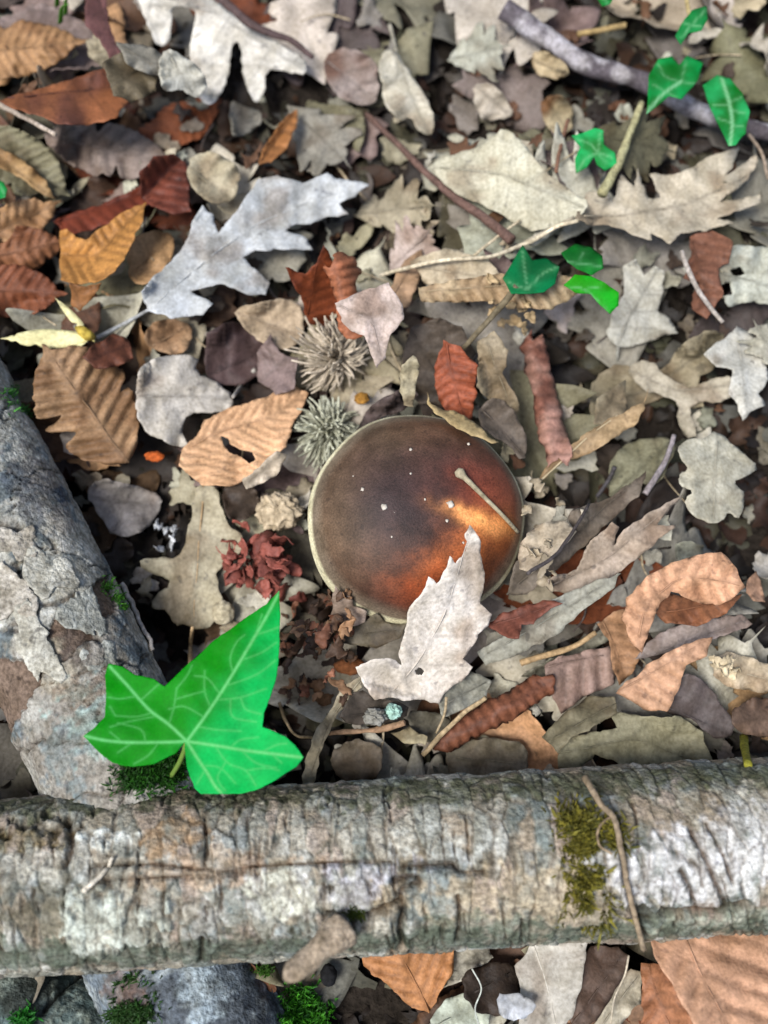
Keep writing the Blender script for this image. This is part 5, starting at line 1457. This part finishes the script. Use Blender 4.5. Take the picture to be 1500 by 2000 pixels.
# ------------------------------------------------------------------ moss
def moss(label, spots, count, col, col2, ln=.005, seed=0, log=None):
    r_ = np.random.default_rng(seed)
    V, F, C = [], [], []
    off = 0
    S = np.array(spots, float)[r_.integers(len(spots), size=count)]
    a, b = r_.uniform(0, 6.28, count), np.abs(r_.normal(0, .62, count))
    bx, by = S[:, 0] + np.cos(a) * b * S[:, 2], S[:, 1] + np.sin(a) * b * S[:, 3]
    if log is None:
        base, nrm = surf(bx, by), np.tile([0, 0, 1.0], (count, 1))
    else:
        base, nrm = log.at(np.column_stack([bx, by]))
    clump = .6 * vnoise(base * 230, seed) + .4 * vnoise(base * 90, seed + 4)
    for k in range(count):
        if clump[k] < .36:
            continue
        c0 = base[k] - nrm[k] * .0005
        d = nrm[k] + r_.normal(0, .6, 3) + [0, 0, .3]; d /= np.linalg.norm(d)
        l_ = ln * r_.uniform(.45, 1.2) * (.6 + .6 * clump[k])
        sd_ = np.cross(d, r_.normal(0, 1, 3)); sd_ /= np.linalg.norm(sd_)
        bend = np.cross(sd_, d) * l_ * r_.uniform(.1, .7)
        w_ = l_ * r_.uniform(.07, .13)
        t = np.array([0, .4, .75, 1.0])
        wd = np.array([.6, 1, .7, .05]) * w_
        q = c0 + d * l_ * t[:, None] + bend * (t ** 2)[:, None]
        v = np.vstack([q - sd_ * wd[:, None], q + sd_ * wd[:, None]])
        V.append(v)
        F += [(off + i, off + i + 1, off + 5 + i, off + 4 + i) for i in range(3)]
        # tiny side leaves
        for m in range(3):
            tt = r_.uniform(.25, .9)
            p = c0 + d * l_ * tt + bend * tt ** 2
            e = (sd_ * r_.choice([-1, 1]) + d * .6 + r_.normal(0, .4, 3)) * l_ * r_.uniform(.16, .3)
            g = np.cross(e, d); g = g / (np.linalg.norm(g) + 1e-9) * l_ * .05
            V.append(np.array([p - g, p + g, p + e]))
            F.append((off + 8 + m * 3, off + 9 + m * 3, off + 10 + m * 3))
        off += 17
        mixv = r_.uniform(0, 1)
        cc = (np.asarray(col) * mixv + np.asarray(col2) * (1 - mixv)) * r_.uniform(.6, 1.25)
        C.append(np.tile(cc, (17, 1)))
    V = np.vstack(V)
    org = V.mean(0)
    o = obj('moss_cushion', mesh('moss_cushion', V - org, F, M_MOSS, np.vstack(C), smooth_=False), loc=org)
    return tag(o, label, 'moss')
moss('olive yellow moss cushion on the front log beside the dry tendril', [(1130, 1600, 38, 35), (1140, 1660, 40, 45), (1150, 1730, 38, 45), (1155, 1785, 42, 30), (1195, 1635, 20, 30)], 3000, s2l((150, 140, 52)) * .8, s2l((88, 88, 36)) * .8, .0048, 1, FL)
moss('deep green moss tuft under the notch of the large ivy leaf', [(310, 1515, 55, 32), (270, 1520, 40, 25), (335, 1500, 28, 30)], 1700, s2l((50, 112, 24)) * .8, s2l((36, 70, 20)) * .8, .0045, 2, SL)
moss('bright green moss tuft below the branch stub of the front log', [(590, 1950, 36, 28), (580, 1990, 40, 25), (610, 1985, 30, 25)], 1100, s2l((84, 170, 40)) * .8, s2l((40, 96, 24)) * .8, .0052, 3)
moss('dark green moss strip on the half buried log', [(250, 1930, 30, 40), (275, 1970, 34, 44), (240, 1985, 40, 26)], 1500, s2l((48, 92, 34)) * .8, s2l((60, 84, 40)) * .8, .004, 4, KL)
moss('narrow green moss strip on the edge of the slanting log', [(212, 1145, 9, 16), (226, 1170, 10, 16), (238, 1188, 8, 12)], 300, s2l((84, 150, 40)) * .8, s2l((60, 110, 36)) * .8, .003, 5, SL)
moss('small green moss spot beside the crack of the front log', [(690, 1786, 14, 9)], 110, s2l((96, 104, 30)) * .8, s2l((60, 80, 26)) * .8, .0026, 6, FL)
moss('green moss film at the far end of the slanting log', [(20, 770, 24, 18), (45, 800, 24, 16)], 240, s2l((80, 150, 60)) * .8, s2l((60, 110, 50)) * .8, .003, 7, SL)
moss('little green moss sprig at the corner log', [(45, 1990, 22, 14)], 160, s2l((60, 160, 50)) * .8, s2l((40, 110, 40)) * .8, .004, 8, CL)
moss('small moss tuft below the shaded side of the front log', [(518, 1895, 14, 10)], 120, s2l((80, 130, 40)) * .8, s2l((60, 90, 34)) * .8, .004, 9)

# ------------------------------------------------------------------ ivy
IVY_G = s2l((20, 150, 52)) * .8
def ivy_col(veins, light=(112, 205, 122), c_a=(0, 132, 0), c_b=(0, 176, 78), split=None):
    V = [pts(q) for q in veins]
    def fn(v, s, d, c, h):
        px = to_px(np.column_stack([v, np.full(len(v), h)]))
        n1 = fbm(v * 120, 3, 5)[:, None]
        if split is None:
            m = smooth(n1[:, 0] + .2, -.3, .6)[:, None]
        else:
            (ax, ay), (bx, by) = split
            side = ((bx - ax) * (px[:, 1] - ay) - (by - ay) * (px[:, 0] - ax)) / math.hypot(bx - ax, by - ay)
            m = smooth(side + 30 * n1[:, 0], -40, 60)[:, None]  # one half brighter and bluer: sky reflection painted into the leaf colour
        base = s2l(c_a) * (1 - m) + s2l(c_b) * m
        base = base * .8 * (1 + .15 * n1)
        g = np.zeros(len(px)); g2 = np.zeros(len(px))
        for vi_, q in enumerate(V):
            L = len(q) if vi_ >= 5 or len(V) < 20 else 4
            L = min(L, 3) if vi_ >= 5 else L
            wide = 3.0 if L >= 4 else 2.2
            dd = np.full(len(px), 1e9)
            qs = spline(q, 6) if L > 2 else q
            for a, b in zip(qs[:-1], qs[1:]):
                dd = np.minimum(dd, seg_dist(px, a, b)[0])
            g = np.maximum(g, np.exp(-(dd / wide) ** 2) * (.85 if L >= 4 else .36))
            g2 = np.maximum(g2, np.exp(-(dd / 12) ** 2) * .05)
        k = np.maximum(g, g2)[:, None]
        return base * (1 - k) + s2l(light) * .8 * k
    return fn

IV = ['365 1448 400 1400 440 1340 485 1265 520 1205 546 1156', '365 1448 330 1415 290 1385 250 1340 215 1302', '365 1448 310 1450 250 1450 205 1446 168 1438',
      '365 1448 420 1456 480 1466 530 1472 588 1479', '365 1448 385 1480 405 1510 420 1535 432 1548',
      '423 1367 470 1362 520 1345', '412 1384 400 1350 400 1310', '440 1340 500 1318 538 1290', '455 1315 450 1285 462 1255 478 1240',
      '470 1290 510 1275 540 1255', '485 1265 500 1235 512 1200', '500 1240 525 1232 544 1225', '385 1418 420 1425 470 1428', '398 1400 360 1380 330 1385',
      '430 1356 405 1325 380 1320', '330 1415 340 1380 345 1345', '300 1392 265 1400 225 1398', '275 1368 300 1345 312 1335', '265 1360 235 1365 212 1362', '310 1398 250 1410 215 1420',
      '310 1450 290 1475 262 1492', '260 1450 230 1470', '285 1450 275 1425 230 1412', '240 1450 215 1430', '420 1456 445 1490 480 1505 500 1535', '470 1464 500 1490 540 1500', '450 1460 470 1445 505 1440',
      '510 1470 540 1455 560 1452', '395 1495 430 1500 460 1530', '400 1505 385 1530', '530 1472 550 1490', '480 1505 520 1500 545 1505', '345 1345 365 1320 375 1300', '470 1362 480 1385 510 1395',
      '450 1365 455 1400 500 1410', '400 1350 380 1355 345 1365', '225 1398 215 1380', '440 1490 425 1520 440 1545']
IVY, IW = leaf('ivy_leaf', 'large glossy green ivy leaf with pale veins resting across both logs', IVY_G,
     '546 1153 547 1223 544 1292 539 1327 528 1361 517 1392 513 1420 532 1427 556 1437 577 1455 594 1479 580 1497 545 1520 510 1540 470 1551 430 1551 392 1551 380 1540 366 1500 361 1462 362 1449 345 1470 300 1492 260 1498 220 1491 190 1466 163 1438 185 1420 205 1400 207 1350 205 1320 212 1295 240 1302 265 1318 300 1325 322 1341 345 1320 365 1300 420 1250 470 1215 520 1180',
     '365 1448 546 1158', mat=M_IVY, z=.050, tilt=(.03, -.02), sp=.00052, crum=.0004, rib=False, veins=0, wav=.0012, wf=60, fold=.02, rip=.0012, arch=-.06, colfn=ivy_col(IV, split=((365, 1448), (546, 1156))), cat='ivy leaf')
stv = P(np.array([362, 360, 350, 335]), np.array([1449, 1465, 1490, 1515]), np.array([.0495, .047, .040, .033]))
IVORG = np.array(IVY.location)
a_, b_ = tube(spline(stv - IVORG, 6), .0009, 8)
obj('stalk', mesh('stalk', a_, b_, M_IVY, np.tile(s2l((120, 150, 70)) * .8, (len(a_), 1))), IVY)

def small_ivy(label, outline, veins, z=None, lift=.006, ca=(8, 112, 30), cb=(14, 150, 70), tilt=None, **kw):
    mid = pts(veins[0])
    return leaf('ivy_leaf', label, IVY_G, outline, mid, mat=M_IVY, lift=lift, z=z, sp=.0011, rib=False, veins=0, wav=.001, rip=.0008, crum=.0004, tilt=tilt, pct=97,
                colfn=ivy_col(veins, light=(150, 215, 160), c_a=ca, c_b=cb), cat='ivy leaf', **kw)
small_ivy('lobed green ivy leaf of the pair at the end of the lichened branch', '1262 225 1266 150 1285 118 1310 112 1325 130 1340 112 1372 125 1362 160 1346 178 1330 196 1305 190 1280 212',
          ['1330 160 1300 180 1280 200 1264 222', '1330 160 1300 150 1285 125', '1330 160 1340 120', '1330 160 1360 165', '1300 180 1275 165', '1300 180 1320 190'], lift=.014)
small_ivy('pointed green ivy leaf with white veins of the pair near the lichened branch', '1372 168 1400 148 1425 155 1450 185 1464 220 1455 262 1436 284 1422 286 1400 240 1385 210',
          ['1410 155 1424 200 1430 240 1426 284', '1424 200 1450 190', '1424 215 1455 222', '1424 205 1392 205', '1428 240 1402 232', '1428 245 1452 248'], lift=.013, cb=(40, 165, 90))
small_ivy('small bright green ivy leaf beside the pale slanting stalk', '1115 268 1140 262 1160 252 1178 258 1178 285 1200 300 1204 325 1180 336 1165 325 1160 310 1145 330 1124 342 1122 312 1132 290',
          ['1168 298 1145 310 1128 338', '1168 298 1150 280 1118 270', '1168 298 1172 260', '1168 298 1185 320', '1168 298 1196 308'], lift=.006, cb=(30, 170, 90))
small_ivy('dark green ivy leaf half hidden behind a dry leaf in the back', '1318 70 1335 40 1352 20 1380 12 1382 38 1370 60 1345 66 1330 88', ['1330 75 1350 50 1378 20', '1350 50 1335 45', '1350 50 1372 52'], z=.030, tilt=(0, -.1), ca=(10, 100, 40), cb=(16, 128, 60))
small_ivy('dark green ivy leaf under the straw', '982 545 1000 515 1020 480 1040 510 1066 506 1092 522 1084 555 1062 572 1028 576 998 574', ['1030 566 1025 530 1020 488', '1030 566 1060 535 1088 522', '1030 566 1000 555 984 545'], lift=.004, ca=(6, 96, 50), cb=(10, 116, 64))
small_ivy('dark green shaded ivy leaf above the bright one', '1092 505 1120 488 1150 494 1172 510 1174 535 1150 548 1122 535 1104 522', ['1100 510 1130 515 1172 520', '1130 515 1140 495'], lift=.004, ca=(10, 96, 30), cb=(20, 126, 40))
small_ivy('bright yellow green ivy leaf beside the grey pointed oak leaf', '1098 565 1120 545 1150 548 1175 560 1205 580 1204 605 1186 622 1168 604 1150 584 1120 580', ['1105 565 1140 565 1190 610', '1140 565 1170 560'], lift=.006, ca=(40, 160, 14), cb=(30, 176, 40))
small_ivy('tiny scrap of green leaf at the edge of the olive chestnut leaf', '-10 352 8 358 16 372 12 388 -10 392', ['-8 355 5 372 10 385'], lift=.006)
small_ivy('tiny green sprig at the far edge above the lichened branch', '1160 -12 1200 -12 1192 8 1176 12', ['1165 -8 1180 0 1186 8'], z=.026, tilt=(0, -.1))
for k, (a, b) in enumerate((((128, 30), (142, -15)), ((118, 45), (134, 8)), ((112, 12), (122, -18)))):
    bp = surf(np.array([a[0]]), np.array([a[1]]))[0]
    tp = P(b[0], b[1], bp[2] + .016)
    mpt = (bp + tp) / 2 + [0, 0, .004]
    q = spline(np.array([bp, mpt, tp]), 6)
    w_ = np.linspace(.0014, .0002, len(q))[:, None] * np.array([[.8, .5, 0]])
    vv = np.vstack([q - w_, q + [0, 0, -.0004], q + w_]) - bp
    m_ = len(q)
    ff = [(i, i + 1, m_ + i + 1, m_ + i) for i in range(m_ - 1)] + [(m_ + i, m_ + i + 1, 2 * m_ + i + 1, 2 * m_ + i) for i in range(m_ - 1)]
    solidify(tag(obj('grass_blade', mesh('grass_blade', vv, ff, M_IVY, np.tile(s2l((80, 150, 40)) * .8, (len(vv), 1))), loc=bp),
        'short green grass blade among the dead leaves beside the tan chestnut leaf', 'grass', 'grass blades'), .0002)

# ------------------------------------------------------------------ the rest of the litter: each leaf that shows is a thing, hidden ones join the mass
vis = np.bincount(HID[HID >= 0].ravel(), minlength=len(FILL))
MARKS = [('the spiny acorn cups', 640, 760), ('the mushroom cap', 860, 1120), ('the large ivy leaf', 430, 1350), ('the silvery oak leaf', 480, 480), ('the lichened branch', 1150, 110),
         ('the white lobed oak leaf', 430, 110), ('the ochre curled leaf', 190, 480), ('the rounded lobed oak leaf', 1390, 930), ('the pointed grey oak leaf', 1260, 590), ('the big curled chestnut leaf', 1330, 1150),
         ('the slanting twig', 860, 330), ('the front log', 900, 1540), ('the mossy slanting log', 150, 850), ('the paired ivy leaves', 1380, 200), ('the leaves below the front log', 1150, 1960),
         ('the pale oblong oak leaf', 800, 170), ('the long beige oak leaf', 390, 1100), ('the mauve ribbed leaf', 200, 290), ('the olive lobed leaf', 1240, 1450)]
made = 0
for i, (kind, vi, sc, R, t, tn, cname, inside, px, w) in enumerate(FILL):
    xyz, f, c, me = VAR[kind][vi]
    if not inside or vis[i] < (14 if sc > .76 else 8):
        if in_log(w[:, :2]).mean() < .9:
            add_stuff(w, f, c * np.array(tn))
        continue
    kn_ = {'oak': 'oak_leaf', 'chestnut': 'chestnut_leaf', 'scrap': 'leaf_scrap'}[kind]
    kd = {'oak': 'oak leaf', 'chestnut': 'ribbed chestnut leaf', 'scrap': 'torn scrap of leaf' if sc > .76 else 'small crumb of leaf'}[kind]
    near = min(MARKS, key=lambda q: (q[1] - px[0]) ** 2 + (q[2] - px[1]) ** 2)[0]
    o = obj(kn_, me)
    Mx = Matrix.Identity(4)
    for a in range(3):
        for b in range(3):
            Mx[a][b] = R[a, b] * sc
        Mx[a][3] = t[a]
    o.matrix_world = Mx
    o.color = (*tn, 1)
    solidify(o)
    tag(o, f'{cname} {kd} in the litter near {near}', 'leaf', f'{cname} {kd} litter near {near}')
    made += 1
print('H', np.percentile(HH[220:400, 200:420], [5, 25, 50, 75, 95]))
print('fillers shown', made, 'heroes', LEAFN[0])
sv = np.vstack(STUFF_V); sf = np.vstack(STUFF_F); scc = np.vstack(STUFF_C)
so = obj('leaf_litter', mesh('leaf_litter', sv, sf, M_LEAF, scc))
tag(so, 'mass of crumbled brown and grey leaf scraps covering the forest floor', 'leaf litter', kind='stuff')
print('tris stuff', len(sf))
